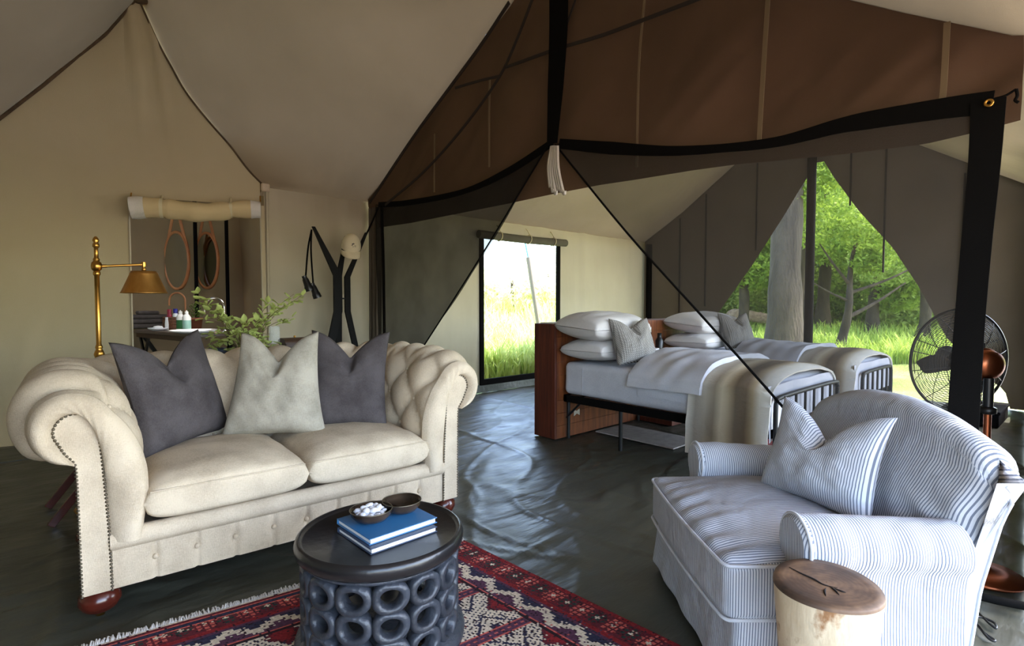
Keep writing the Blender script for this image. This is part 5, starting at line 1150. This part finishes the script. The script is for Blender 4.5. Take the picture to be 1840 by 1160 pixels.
for x0, ytop, x1, mt, lb, d in ((372, 535, 404, 'chrome', 'chrome gooseneck tap arching over the branches in the washroom', .30), (308, 526, 334, 'tan_leather', 'brown gooseneck tap arching behind the toiletries', .42)):
    p_, t_ = wp(x1, d=d); zt2 = wz(ytop, t_); w = abs(x1 - x0) / F * t_ * 1.1; o = tag(empty('tap', p_ + (0, 0, .001)), lb, 'tap'); h = zt2 - .785
    MB().tube([(0, 0, 0), (0, 0, h - w * .5)] + [(w / 2 * math.cos(a) - w / 2, 0, h - w * .5 + w * .5 * math.sin(a)) for a in np.linspace(.15, PI, 16)] + [(-w, 0, h - w * .5 - .05)], .009, 10).build('spout', M[mt], o); MB().lathe([(.001, .03), (.018, .028), (.024, .0)], seg=18).build('collar', M[mt], o); o.rotation_euler = (0, 0, -YAW)
for k, (x, sx, lb) in enumerate(((318, 1, 'oval mirror in tan leather strap nearer the doorway edge'), (372, 1, 'oval mirror in tan leather strap between the two black poles'))):
    c = at(x, 468, Y=2.08); o = tag(empty('strap_mirror', c, math.radians(-56 - 3 * k)), lb, 'mirror'); a_, b_ = .15, .30
    MB().grid([[(a_ * r * math.cos(t), -.012, b_ * r * math.sin(t)) for t in np.linspace(0, 2 * PI, 48, endpoint=False)] for r in (1, .5, .01)], closed_v=True).build('mirror_glass', M['mirror'], o)
    ring = [(a_ * 1.04 * math.cos(t), b_ * 1.04 * math.sin(t)) for t in np.linspace(0, 2 * PI, 48, endpoint=False)]
    MB().grid([[(x_ * s_, y_, z_ * s_) for s_, y_ in ((.97, -.016), (1.06, -.02), (1.06, .02), (.97, .02))] for x_, z_ in ring], closed_u=True, closed_v=True).build('leather_rim', M['tan_leather'], o)
    for s in (-1, 1): MB().bar((s * a_ * .98, 0, b_ * .35), (s * .01, 0, b_ * 2.05), .035, .006, up=(0, 1, 0)).build('strap', M['tan_leather'], o)
    MB().tube([(0, -.03, b_ * 2.02), (0, .04, b_ * 2.02)], .016, 12).build('peg', M['black_gloss'], o)
for x, lb in ((352, 'thin black washroom pole between the two strap mirrors'), (408, 'thin black washroom pole right of both strap mirrors')):
    p_ = at(x, 470, Y=1.98); tag(MB().tube([(p_[0], p_[1], 0), (p_[0], p_[1], 2.48)], .020, 10).build('thin_pole', M['black']), lb, 'pole')
stl = at(388, 622, Y=.9); sl = tag(empty('stool', (stl[0], stl[1], 0)), 'small stool with folded blue-grey towel below the wash table end', 'stool')
zs_ = stl[2]; MB().box((-.13, -.12, zs_ - .16), (.13, .12, zs_ - .13), .004).build('seat', M['dark_wood'], sl); weld(rbox((-.12, -.11, zs_ - .13), (.12, .11, zs_ - .02), .03, (8, 8, 4)).build('towel', simple('blue_grey_towel', (96, 108, 126), 1.0, fine=300, fine_d=.003), sl))
for x in (-.11, .11):
    for y in (-.10, .10): MB().box((x - .014, y - .014, 0), (x + .014, y + .014, zs_ - .16)).build('leg', M['dark_wood'], sl)

# ================================================================== BEDROOM
HY = -2.084
hb = tag(empty('headboard', (0.2, -1.97, 0)), 'long reddish hardwood box headboard with pale butterfly inlays behind both beds', 'headboard')
hx0, hx1 = -1.23 - .2, 1.75 - .2
for k in range(9):
    z0, z1 = 0.0 + .1 * k, .1 * (k + 1) - .0015
    MB().box((hx0 + .012, HY + 1.97, z0), (hx1, HY + 1.97 + .022, z1), .0015).build('plank', M['wood_front'], hb)
MB().box((hx0, HY + 1.97 - .002, 0), (hx0 + .022, HY + 1.97 + .225, .90), .003).build('end_panel', M['wood_red'], hb)
MB().box((hx1 - .022, HY + 1.97, 0), (hx1, HY + 1.97 + .225, .90), .003).build('end_panel', M['wood_red'], hb)
MB().box((hx0 + .022, HY + 1.97 + .2, 0), (hx1 - .02, HY + 1.97 + .225, .90)).build('back_panel', M['wood_red'], hb)
MB().box((hx0 + .022, HY + 1.97 + .023, .86), (hx1 - .02, HY + 1.97 + .2, .885)).build('shelf', M['wood_red'], hb)
MB().box((hx0 + .03, HY + 1.99 + .03, .886), (hx0 + .32, HY + 1.97 + .19, .908), .003).build('pale_ledge', M['inlay'], hb)
def butterfly(x, z, s=.034):
    MB().prism([(x - s, z - s * .8), (x, z - s * .28), (x + s, z - s * .8), (x + s, z + s * .8), (x, z + s * .28), (x - s, z + s * .8)], 1, HY + 1.97 - .004, HY + 1.97 + .004).build('butterfly_inlay', M['inlay'], hb)
for px, py in ((1036, 740), (1166, 592)):
    p = at(px, py, Y=HY); butterfly(p[0] - .2, p[2])
p = at(1166, 592, Y=HY)
tag(MB().box((-.15, -2.45, .0), (.30, -2.09, .04), .004).build('plinth', M['wood_red']), 'low wooden plinth on the floor between the two beds', 'plinth')
ns = tag(empty('nightstand', (.02, -2.27, .04)), 'small wooden nightstand between the beds', 'nightstand')
MB().box((-.14, -.16, .52), (.22, .16, .545), .003).build('top', M['wood_front'], ns)
for x in (-.12, .20):
    for y in (-.14, .14): MB().box((x - .018, y - .018, 0), (x + .018, y + .018, .52)).build('leg', M['wood_red'], ns)
cpp = at(1177, 633, Y=-2.22); o = tag(empty('mug', (cpp[0], -2.22, .586)), 'white mug on the nightstand beside the black flask', 'mug'); MB().lathe([(.001, 0), (.034, 0), (.037, .07), (.034, .07), (.031, .008), (.001, .008)], seg=22).build('body', M['porcelain'], o); MB().tube([(.035 + .02 * math.sin(a), 0, .035 + .022 * math.cos(a)) for a in np.linspace(0, PI, 10)], .004, 6).build('handle', M['porcelain'], o)
o = tag(empty('flask', (cpp[0] + .10, -2.20, .586)), 'black flask standing on the nightstand between the beds', 'flask'); MB().lathe([(.001, 0), (.034, 0), (.036, .01), (.036, .13), (.018, .165)], seg=20).build('body', M['black_gloss'], o); MB().lathe([(.02, .16), (.02, .20), (.001, .20)], seg=16).build('cap', M['iron'], o)

def drape(y0, y1, x0, x1, ztop, zn, zf, off, seed, ny=40, crown=.03, amp=.008, uvlen=True, ripple=0.0):
    prof = [(x0 - off * 1.2, zn), (x0 - off * 1.1, (zn + ztop) / 2), (x0 - off, ztop - .05), (x0 - off + .015, ztop - .015), (x0 + .05, ztop + off * .9), (x0 + .2, ztop + off + crown * .6), ((x0 + x1) / 2, ztop + off + crown), (x1 - .2, ztop + off + crown * .6), (x1 - .05, ztop + off * .9), (x1 + off - .015, ztop - .015), (x1 + off, ztop - .05), (x1 + off * 1.1, (zf + ztop) / 2), (x1 + off * 1.2, zf)]
    pr = interp(smooth_curve(prof, 120), 90); P = []; uv = []; L = np.r_[0, np.cumsum(np.linalg.norm(np.diff(pr, axis=0), axis=1))]
    for i, y in enumerate(np.linspace(y0, y1, ny)):
        row = []
        for j, (x, z) in enumerate(pr):
            n_ = amp * vnoise(y * 5 + x * 2, x * 4 - z * 3, seed); drop = np.clip((ztop - z) / .3, 0, 1); sgn = -1 if x < (x0 + x1) / 2 else 1
            row.append((x + sgn * (n_ * .6 + ripple * drop * (1 + math.sin(y * 26 + seed))), y + .014 * vnoise(z * 4, x * 3, seed + 1) * drop, z + n_ * (1 - drop)))
        P.append(row); uv.append(np.c_[np.full(90, (y - y0) / (y1 - y0)), L])
    return np.array(P), np.array(uv)
def thick(P, uv, t):
    du = np.gradient(P, axis=0); dv = np.gradient(P, axis=1); N = np.cross(du, dv); N /= np.linalg.norm(N, axis=2)[..., None] + 1e-9
    Q = P - N * t; m = MB(); m.grid(P, uv=uv); m.grid(Q, uv=uv, flip=True)
    ring = lambda A, u: [A[0, :], ]
    for a, b, ua in ((P[0], Q[0], uv[0]), (P[-1], Q[-1], uv[-1])): m.grid([a, b], uv=[ua, ua])
    m.grid([P[:, 0], Q[:, 0]], uv=[uv[:, 0], uv[:, 0]]); m.grid([P[:, -1], Q[:, -1]], uv=[uv[:, -1], uv[:, -1]]); return m
def bed(x0, x1, f0, f1, fy, name_lab):
    b = tag(empty('bed', (x0, -2.9, 0)), name_lab, 'bed', 'beds behind the net'); D = np.array([x0, -2.9, 0]); y0, y1 = fy + .02, HY - .012
    def T(m): m.v = [tuple(np.array(v) - D) for v in m.v]; return m
    fr = T(MB().box((x0, y0, .29), (x0 + .03, y1, .345), .003).box((x1 - .03, y0, .29), (x1, y1, .345), .003).box((x0, y0, .29), (x1, y0 + .03, .345), .003).box((x0, y1 - .03, .29), (x1, y1, .345), .003)).build('frame', M['black'], b)
    for k in range(11): T(MB().box((x0 + .02, y0 + .08 + k * .14, .335), (x1 - .02, y0 + .14 + k * .14, .35))).build('slat', M['dark_wood'], b)
    for x in (x0 + .03, x1 - .03):
        T(MB().tube([(x, -2.62, 0), (x, -2.62, .29)], .014, 8)).build('leg', M['iron'], b); T(MB().tube([(x, -2.12, 0), (x, -2.12, .29)], .014, 8)).build('leg', M['iron'], b)
        T(MB().tube([(x - .005, -2.24, .29), (x - .005, HY - .02, .16)], .009, 6)).build('brace', M['iron'], b)
    # footboard: bent tube with uprights
    arch = smooth_curve([(f0 + .005, fy, 0), (f0, fy, .25), (f0, fy, .46), (f0 + .012, fy, .50), (f0 + .06, fy, .525), ((f0 + f1) / 2, fy, .53), (f1 - .06, fy, .525), (f1 - .012, fy, .50), (f1, fy, .46), (f1, fy, .25), (f1 - .005, fy, 0)], 60)
    fb = T(MB().tube(arch, .014, 10).tube([(f0, fy, .30), (f1, fy, .30)], .011, 8)).build('footboard', M['iron'], b)
    for k in range(1, 7 if f1 - f0 > .9 else 6):
        x = f0 + (f1 - f0) * k / (7 if f1 - f0 > .9 else 6); T(MB().tube([(x, fy, .30), (x, fy, .524)], .0085, 8)).build('bar', M['iron'], fb)
    def mat_def(P, q):
        P = P.copy(); P[..., 2] += .012 * (1 - q[..., 0] ** 2) * np.clip(q[..., 2], 0, 1) + .004 * vnoise(P[..., 0] * 4, P[..., 1] * 5, 3); P[..., 0] += .006 * vnoise(P[..., 1] * 6, P[..., 2] * 4, 8) * np.abs(q[..., 0]) ** 4; return P
    mt = weld(T(rbox((x0 - .012, y0 + .045, .352), (x1 + .012, y1 - .005, .60), .045, (16, 20, 6), mat_def)).build('mattress', M['sheet'], b))
    T(MB().tube([(x0 - .016, -2.30, z) for z in np.linspace(.37, .57, 8)], .0025, 5)).build('sheet_seam', M['sheet'], mt)
    # duvet folded back in two layers, banded blanket, sheet hanging at the foot
    P, uv = drape(-2.80, -3.30, x0, x1, .60, .43, .45, .022, 11, 36, .035, .014); P[..., 1] += .10 * np.clip((.62 - P[..., 2]) / .15, 0, 1) * 0 + .05 * (P[..., 0:1].squeeze(-1) - x0) * 1.2 * np.linspace(1, 0, 36)[:, None]
    T(thick(P, uv, .020)).build('duvet', M['sheet'], b)
    P, uv = drape(-2.74, -3.28, x0, x1, .605, .50, .50, .060, 5, 36, .055, .018); P[..., 1] += .12 * np.clip(P[..., 0] - x0, 0, 2) * np.linspace(1, 0, 36)[:, None]
    T(thick(P, uv, .034)).build('folded_duvet', M['sheet'], b)
    P, uv = drape(-3.19, fy + .010, x0, x1, .60, .125, .40, .034, 21, 60, .05, .010, ripple=.012); fold = np.clip((np.arange(60) - 42) / 18, 0, 1)[:, None]
    P[..., 2] -= .035 * fold ** 2 * (P[..., 2] > .5)
    T(thick(P, uv, .012)).build('striped_blanket', M['blanket'], b)
    Z = np.linspace(.63, .30, 14); m = MB(); m.grid([[(x, fy + .03 + .006 * math.sin(x * 14) * (1 - t) - .010 * t, .60 - (.60 - zb) * t) for t in np.linspace(.02, 1, 12)] for x, zb in zip(np.linspace(x0 - .02, x1 + .02, 40), .27 + .06 * np.sin(np.linspace(0, 5, 40)))]); T(m).build('hanging_sheet', M['sheet'], b)
    return b
bed(-1.14, -.14, -1.13, -.10, -3.706, 'nearer iron bed with white linen and banded blanket, in front of long headboard')
bed(.36, 1.30, .46, 1.25, -3.706, 'farther iron bed with banded blanket, beside the triangular window')
def pillow(loc, w, h, T_, lab, yaw=0, tip=0, mat=None, grp='white bed pillows', roll=0):
    o = cushion('pillow', w, h, T_, mat or M['pillow'], loc, math.radians(yaw), math.radians(90 - tip), math.radians(roll), chop=0.0, seed=int(abs(loc[0] * 7)) + 3, ear=-.02, fat=.30); o['label'] = lab; o['category'] = 'pillow'; o['group'] = grp; return o
pillow((-.90, -2.31, .705), .62, .40, .19, 'lower white pillow of the stack on the nearer bed', yaw=2)
pillow((-.92, -2.31, .88), .66, .42, .24, 'plump top white pillow of the stack on the nearer bed', yaw=-2, tip=4)
pillow((.56, -2.33, .70), .70, .42, .18, 'lower white pillow of the stack on the farther bed', yaw=3)
pillow((.60, -2.33, .865), .74, .42, .22, 'top white pillow of the stack on the farther bed', yaw=-3, tip=5)
for loc, yaw, lab in (((-.94, -2.60, .785), -10, 'black and white woven-dot cushion leaning on the nearer bed pillows'), ((.66, -2.62, .80), -14, 'black and white woven-dot cushion on the farther bed, partly behind the net edge')):
    o = cushion('patterned_cushion', .39, .35, .17, M['check'], loc, math.radians(yaw), math.radians(18), chop=.22, seed=4, ear=.10); o['label'] = lab; o['category'] = 'cushion'; o['group'] = 'patterned bed cushions'
tag(MB().box((-.80, -2.86, 0), (-.42, -2.14, .010), .003).build('bedside_mat', M['rug_pale']), 'pale mat on the floor under the nearer bed', 'mat')
tag(MB().box((-.55, -3.95, 0), (1.4, -3.0, .009), .003).build('bedside_rug', M['rug_red']), 'red bedside rug on the floor beyond the iron footboard', 'rug')
bxo = tag(empty('low_trunk', (2.15, -4.15, 0)), 'low black trunk on the floor beneath the fan side of the window', 'trunk'); MB().box((-.30, -.20, 0), (.30, .18, .105), .006).build('body', M['black'], bxo); MB().box((-.31, -.21, .108), (.31, .19, .135), .006).build('lid', M['black'], bxo)

# ================================================================== OUTDOORS
def hill(X, Y):
    X = np.asarray(X, float); Y = np.asarray(Y, float)
    b = .20 * np.clip(Y - 2.2, 0, 14) + .05 * np.clip(Y - 16, 0, 60); r = .02 * np.clip(X - 6, 0, 8) + .16 * np.clip(X - 16, 0, 30)
    return np.maximum(b * sm(X, -30, -6) * 1.0, r) + .05 * vnoise(X * .3, Y * .3, 4) * sm(np.hypot(np.clip(X - 3.3, 0, 99), np.clip(Y - .4, 0, 99) + np.clip(-6 - Y, 0, 99)), .2, 2) - .05
X, Y = np.meshgrid(np.concatenate([np.linspace(-40, -8, 24), np.linspace(-7.5, 20, 120), np.linspace(21, 70, 40)]), np.concatenate([np.linspace(-60, -9, 40), np.linspace(-8.5, 18, 120), np.linspace(19, 70, 40)]), indexing='ij')
struct(MB().grid(np.stack([X, Y, hill(X, Y)], -1)).build('ground', M['meadow']))
yx, yy = np.meshgrid(np.linspace(-39, 40, 60), np.linspace(-58, -5.3, 50), indexing='ij'); px_, py_ = np.meshgrid(np.linspace(-2.3, 7, 20), np.linspace(-9, -5.25, 12), indexing='ij'); struct(MB().grid(np.stack([px_, py_, 0 * px_ + .004 + .004 * vnoise(px_, py_, 5)], -1)).build('ground_bounce_pale', M['path']))  # unseen pale ground added to bounce sunlight in from the right
struct(MB().grid(np.stack([yx, yy, 0 * yx - .012 + .006 * vnoise(yx, yy, 3)], -1)).build('ground_bounce_dark', M['bounce_ground']))  # unseen ground added in a dark tone to limit bounce into the tent
def blades(name, n, reg, hmin, hmax, lab, w=.012, mt='blade'):
    V = []; Fc = []; r = np.random.default_rng(11)
    P = reg(n, r); z = hill(P[:, 0], P[:, 1]); a = r.uniform(0, 2 * PI, len(P)); hh = r.uniform(hmin, hmax, len(P)) * (.6 + .8 * (vnoise(P[:, 0] * 1.1, P[:, 1] * 1.1, 6) > 0))
    d = np.stack([np.cos(a), np.sin(a)], 1); q = np.stack([-d[:, 1], d[:, 0]], 1); ln = r.uniform(.15, .9, len(P)) * hh
    B = np.c_[P, z]; z3 = np.zeros((len(P), 1))
    v0 = B - np.c_[q * w, z3]; v1 = B + np.c_[q * w, z3]; v2 = B + np.c_[d * (ln * .3)[:, None], (hh * .65)[:, None]] + np.c_[q * w * .7, z3]; v3 = B + np.c_[d * (ln * .3)[:, None], (hh * .65)[:, None]] - np.c_[q * w * .7, z3]; v4 = B + np.c_[d * ln[:, None], hh[:, None]]
    V = np.stack([v0, v1, v2, v3, v4], 1).reshape(-1, 3); k = np.arange(len(P)) * 5
    me = bpy.data.meshes.new(name); fs = [(i, i + 1, i + 2, i + 3) for i in k] + [(i + 3, i + 2, i + 4) for i in k]; me.from_pydata(V.tolist(), [], fs); o = link(name, me, M[mt]); tag(o, lab, 'grass', kind='stuff')
def reg_win(n, r):
    t = r.uniform(0, 1, n) ** 1.5; px = r.uniform(800, 1110, n); dist = 7.3 + t * 14; P = []
    a = np.array([ray(x, 580)[:2] for x in px]); return EYE[:2] + a * dist[:, None]
def reg_tri(n, r):
    t = r.uniform(0, 1, n) ** 1.6; px = r.uniform(1210, 1900, n); dist = 9.5 + t * 18; a = np.array([ray(x, 580)[:2] for x in px]); P = EYE[:2] + a * dist[:, None]; return P[P[:, 0] > 3.6]
blades('grass', 16000, reg_win, .12, .55, 'long bright grass growing on the bank outside the back window', .013, 'blade_overexposed')
blades('grass', 22000, reg_tri, .06, .30, 'short sunlit grass outside the triangular net window', .016)
# slanting outer tent pole seen through the back window
p0, p1, p2 = at(966, 575, Y=1.6), at(949, 462, Y=1.6), at(946, 447, Y=1.6)
op = tag(empty('outer_pole', p0), 'grey sleeved tent pole slanting outside the back window', 'pole'); p00 = p0 + (p0 - p1) * 1.05
m = MB(); m.tube([p00 - p0, p1 - p0], [.034, .040], 12); m.build('sleeve', M['sock'], op); m = MB(); m.tube([p1 - p0, p2 - p0 + (p2 - p1) * 1.5], .014, 8); m.build('pole_tip', simple('blue_pole_tip', (96, 150, 164), .5), op)
# trees
def leaf_cloud(centers, n, size, seed, squash=.75):
    r = np.random.default_rng(seed); C = np.array(centers, float); k = r.integers(0, len(C), n); d = r.standard_normal((n, 3)); d /= np.linalg.norm(d, axis=1)[:, None]; rad = C[k, 3] * r.uniform(.25, 1.0, n) ** .6
    P = C[k, :3] + d * rad[:, None] * np.array([1, 1, squash]); a = r.standard_normal((n, 3)); a /= np.linalg.norm(a, axis=1)[:, None]; b = np.cross(a, r.standard_normal((n, 3))); b /= np.linalg.norm(b, axis=1)[:, None]; s = size * r.uniform(.6, 1.4, n)[:, None]
    V = np.stack([P - a * s, P + b * s * .45, P + a * s, P - b * s * .45], 1).reshape(-1, 3); return V
def foliage(name, V, mat, parent):
    me = bpy.data.meshes.new(name); n = len(V) // 4; me.from_pydata(V.tolist(), [], [(4 * i, 4 * i + 1, 4 * i + 2, 4 * i + 3) for i in range(n)]); o = link(name, me, mat, parent); o['kind'] = 'stuff'; return o
def tree(px, d, h, r0, lab, crown, mat, nl, size, lean=(0, 0), bark='bark', branches=(), seed=1, top=.6):
    p = atd(px, 580, d); x, y = p[0], p[1]; z = float(hill(x, y)); t = tag(empty('tree', (x, y, z - .05)), lab, 'tree', 'trees outside the triangular window')
    n = 16; pts = [(lean[0] * (k / n) ** 1.3 * h + .05 * math.sin(k * .9 + seed), lean[1] * (k / n) * h + .04 * math.cos(k * .7 + seed), h * k / n) for k in range(n + 1)]
    rr = [r0 * (1 + .5 * max(0, 1 - k / 2.2)) * (1 - (1 - top) * k / n) * (1 + .06 * math.sin(k * 2.1 + seed)) for k in range(n + 1)]
    MB().tube(pts, rr, 16).build('trunk', M[bark], t)
    for (k, vx, vy, vz, L, rb) in branches:
        p0_ = np.array(pts[k]); v = np.array([vx, vy, vz]); v = v / np.linalg.norm(v); MB().tube(smooth_curve([p0_, p0_ + v * L * .5 + np.array([0, 0, .08 * L]), p0_ + v * L + np.array([0, 0, .22 * L])], 10), np.linspace(rb, rb * .3, 10), 8).build('branch', M[bark], t)
    if crown: foliage('foliage', leaf_cloud([(c[0], c[1], c[2], c[3]) for c in crown], nl, size, seed), M[mat], t)
    return t
# directions in the picture: RT is to the right
def C_(dx, dd, z, r): v = RT * dx + FW * dd; return (v[0], v[1], z, r)
tree(1405, 10.2, 7, .30, 'thick grey tree trunk rising left of the black tent pole', [C_(.6, 1.5, 5.0, 1.6), C_(-1.2, 1, 5.4, 1.5), C_(.4, .4, 3.2, .7), C_(1.0, -.3, 3.6, .6)], 'tree_leaf', 6000, .055, lean=tuple(RT[:2] * .035 + FW[:2] * 0), seed=2)
v1 = RT * .9 + FW * .1; v2 = -RT * .9
tree(1513, 10.8, 2.6, .10, 'small forked tree with low branches just right of the tent pole', [C_(.9, .2, 2.3, .7), C_(.27, -.35, 2.55, .6), C_(.4, -.2, 1.9, .35), C_(-.3, .3, 2.7, .8), C_(1.5, .6, 2.6, .7), C_(.3, .8, 3.4, .9)], 'tree_leaf', 8000, .048, lean=tuple(RT[:2] * .10), bark='bark_dark', branches=((5, v1[0], v1[1], .30, 1.3, .045), (7, v2[0], v2[1], .25, .8, .03), (8, v1[0], v1[1], .15, 1.6, .035), (9, v2[0], v2[1], .9, .9, .035)), seed=5, top=.18)
tree(1441, 12.4, 4.0, .09, 'slim dark tree trunk hugging the left edge of the tent pole', [C_(0, .5, 4.2, 1.1)], 'tree_leaf_dark', 3000, .06, bark='bark_dark', seed=8)
tree(1570, 15.5, 4.4, .16, 'mid-distance leafy tree filling the right slope of the window', [C_(0, 0, 3.6, 1.5), C_(1.0, .2, 2.4, 1.2), C_(-1.0, .2, 2.8, 1.1), C_(1.9, -.2, 3.2, 1.2), C_(.6, 0, 1.3, .8)], 'tree_leaf', 14000, .07, bark='bark_dark', seed=11)
tree(1660, 13.5, 3.8, .13, 'pale-leaved tree behind the left half of the fan', [C_(0, 0, 3.0, 1.2), C_(.8, .2, 2.0, 1.0), C_(-.8, .2, 2.1, .9), C_(1.4, -.2, 2.9, 1.0)], 'tree_leaf_pale', 9000, .06, bark='bark_dark', seed=13)
tree(1480, 18, 6.0, .20, 'tall tree whose bright crown shows at the top of the window', [C_(0, 0, 5.2, 2.0), C_(-1.5, .3, 4.2, 1.4), C_(1.5, .3, 4.4, 1.6), C_(.3, 0, 3.2, 1.2), C_(.2, 0, 6.8, 1.6)], 'tree_leaf_pale', 15000, .085, bark='bark_dark', seed=17)
tree(1335, 17, 4.5, .16, 'leafy tree standing behind the left slope of the window', [C_(0, 0, 3.8, 1.6), C_(-1.2, .3, 2.8, 1.3), C_(1.2, .3, 3.0, 1.3), C_(.2, 0, 2.0, .9)], 'tree_leaf', 13000, .08, bark='bark_dark', seed=19)
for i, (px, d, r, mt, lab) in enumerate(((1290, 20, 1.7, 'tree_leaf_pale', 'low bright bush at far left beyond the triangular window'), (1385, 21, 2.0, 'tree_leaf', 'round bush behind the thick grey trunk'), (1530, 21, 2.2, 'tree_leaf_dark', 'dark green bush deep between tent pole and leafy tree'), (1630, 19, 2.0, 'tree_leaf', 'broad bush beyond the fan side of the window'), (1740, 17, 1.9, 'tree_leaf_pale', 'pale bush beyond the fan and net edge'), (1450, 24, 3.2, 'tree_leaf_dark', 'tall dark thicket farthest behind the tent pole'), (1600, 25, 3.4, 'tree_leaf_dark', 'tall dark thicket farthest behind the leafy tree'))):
    p = atd(px, 580, d); z = float(hill(p[0], p[1])); t = tag(empty('bush', (p[0], p[1], z)), lab, 'bush', 'bushes outside the triangular window')
    MB().tube([(0, 0, 0), (.05, .05, r * .8)], [.08, .03], 8).build('stem', M['bark_dark'], t)
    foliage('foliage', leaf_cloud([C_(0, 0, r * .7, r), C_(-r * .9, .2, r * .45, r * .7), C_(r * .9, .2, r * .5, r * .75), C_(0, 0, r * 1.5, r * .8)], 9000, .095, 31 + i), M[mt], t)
for i, (px, d, r, lab) in enumerate(((920, 15, 1.1, 'sunlit shrub high on the bank at the left of the back window'), (985, 17, 1.3, 'sunlit shrub high on the bank at the right of the back window'), (1050, 20, 1.6, 'pale shrub on the bank crest beyond the back wall'))):
    p = atd(px, 580, d); z = float(hill(p[0], p[1])); t = tag(empty('bush', (p[0], p[1], z)), lab, 'bush', 'shrubs on the bank')
    MB().tube([(0, 0, 0), (.05, .05, r * .8)], [.06, .03], 8).build('stem', M['bark_dark'], t); foliage('foliage', leaf_cloud([C_(0, 0, r * .7, r), C_(-r * .7, .2, r * .5, r * .6), C_(r * .7, .2, r * .6, r * .6)], 4000, .07, 51 + i), M['leaf_overexposed'], t)
# fallen pale log on the lawn
lg = at(1345, 590, Z=.12) if False else atd(1340, 580, 18.5); z = float(hill(lg[0], lg[1])); lo = tag(empty('fallen_log', (lg[0], lg[1], z + .30)), 'pale weathered fallen log lying on the lawn left of trunk', 'log')
a = -RT * .62; b = RT * 1.0; MB().tube(smooth_curve([a + UP * .03, a * .3 + UP * .08, b * .4 + UP * .0, b - UP * .10], 14), np.array([.09, .13, .15, .15, .14, .14, .13, .13, .12, .12, .12, .11, .10, .07]) * 1.5, 14).build('log_body', M['log'], lo)
MB().tube(smooth_curve([b * .3 + UP * .05, b * .45 + UP * .12, b * .55 + UP * .15 + FW * .1], 8), np.linspace(.06, .035, 8), 8).build('stub', M['log'], lo); MB().tube(smooth_curve([b * .5 - UP * .05, b * .8 - UP * .12 - FW * .2, b * 1.05 - UP * .05 - FW * .3], 8), np.linspace(.08, .05, 8), 8).build('root', M['log'], lo)
MB().tube([a * .3, a * .3 - UP * .36], [.07, .06], 8).build('stub', M['log'], lo); MB().tube([b * .7 - UP * .1, b * .75 - UP * .36], [.07, .06], 8).build('stub', M['log'], lo)
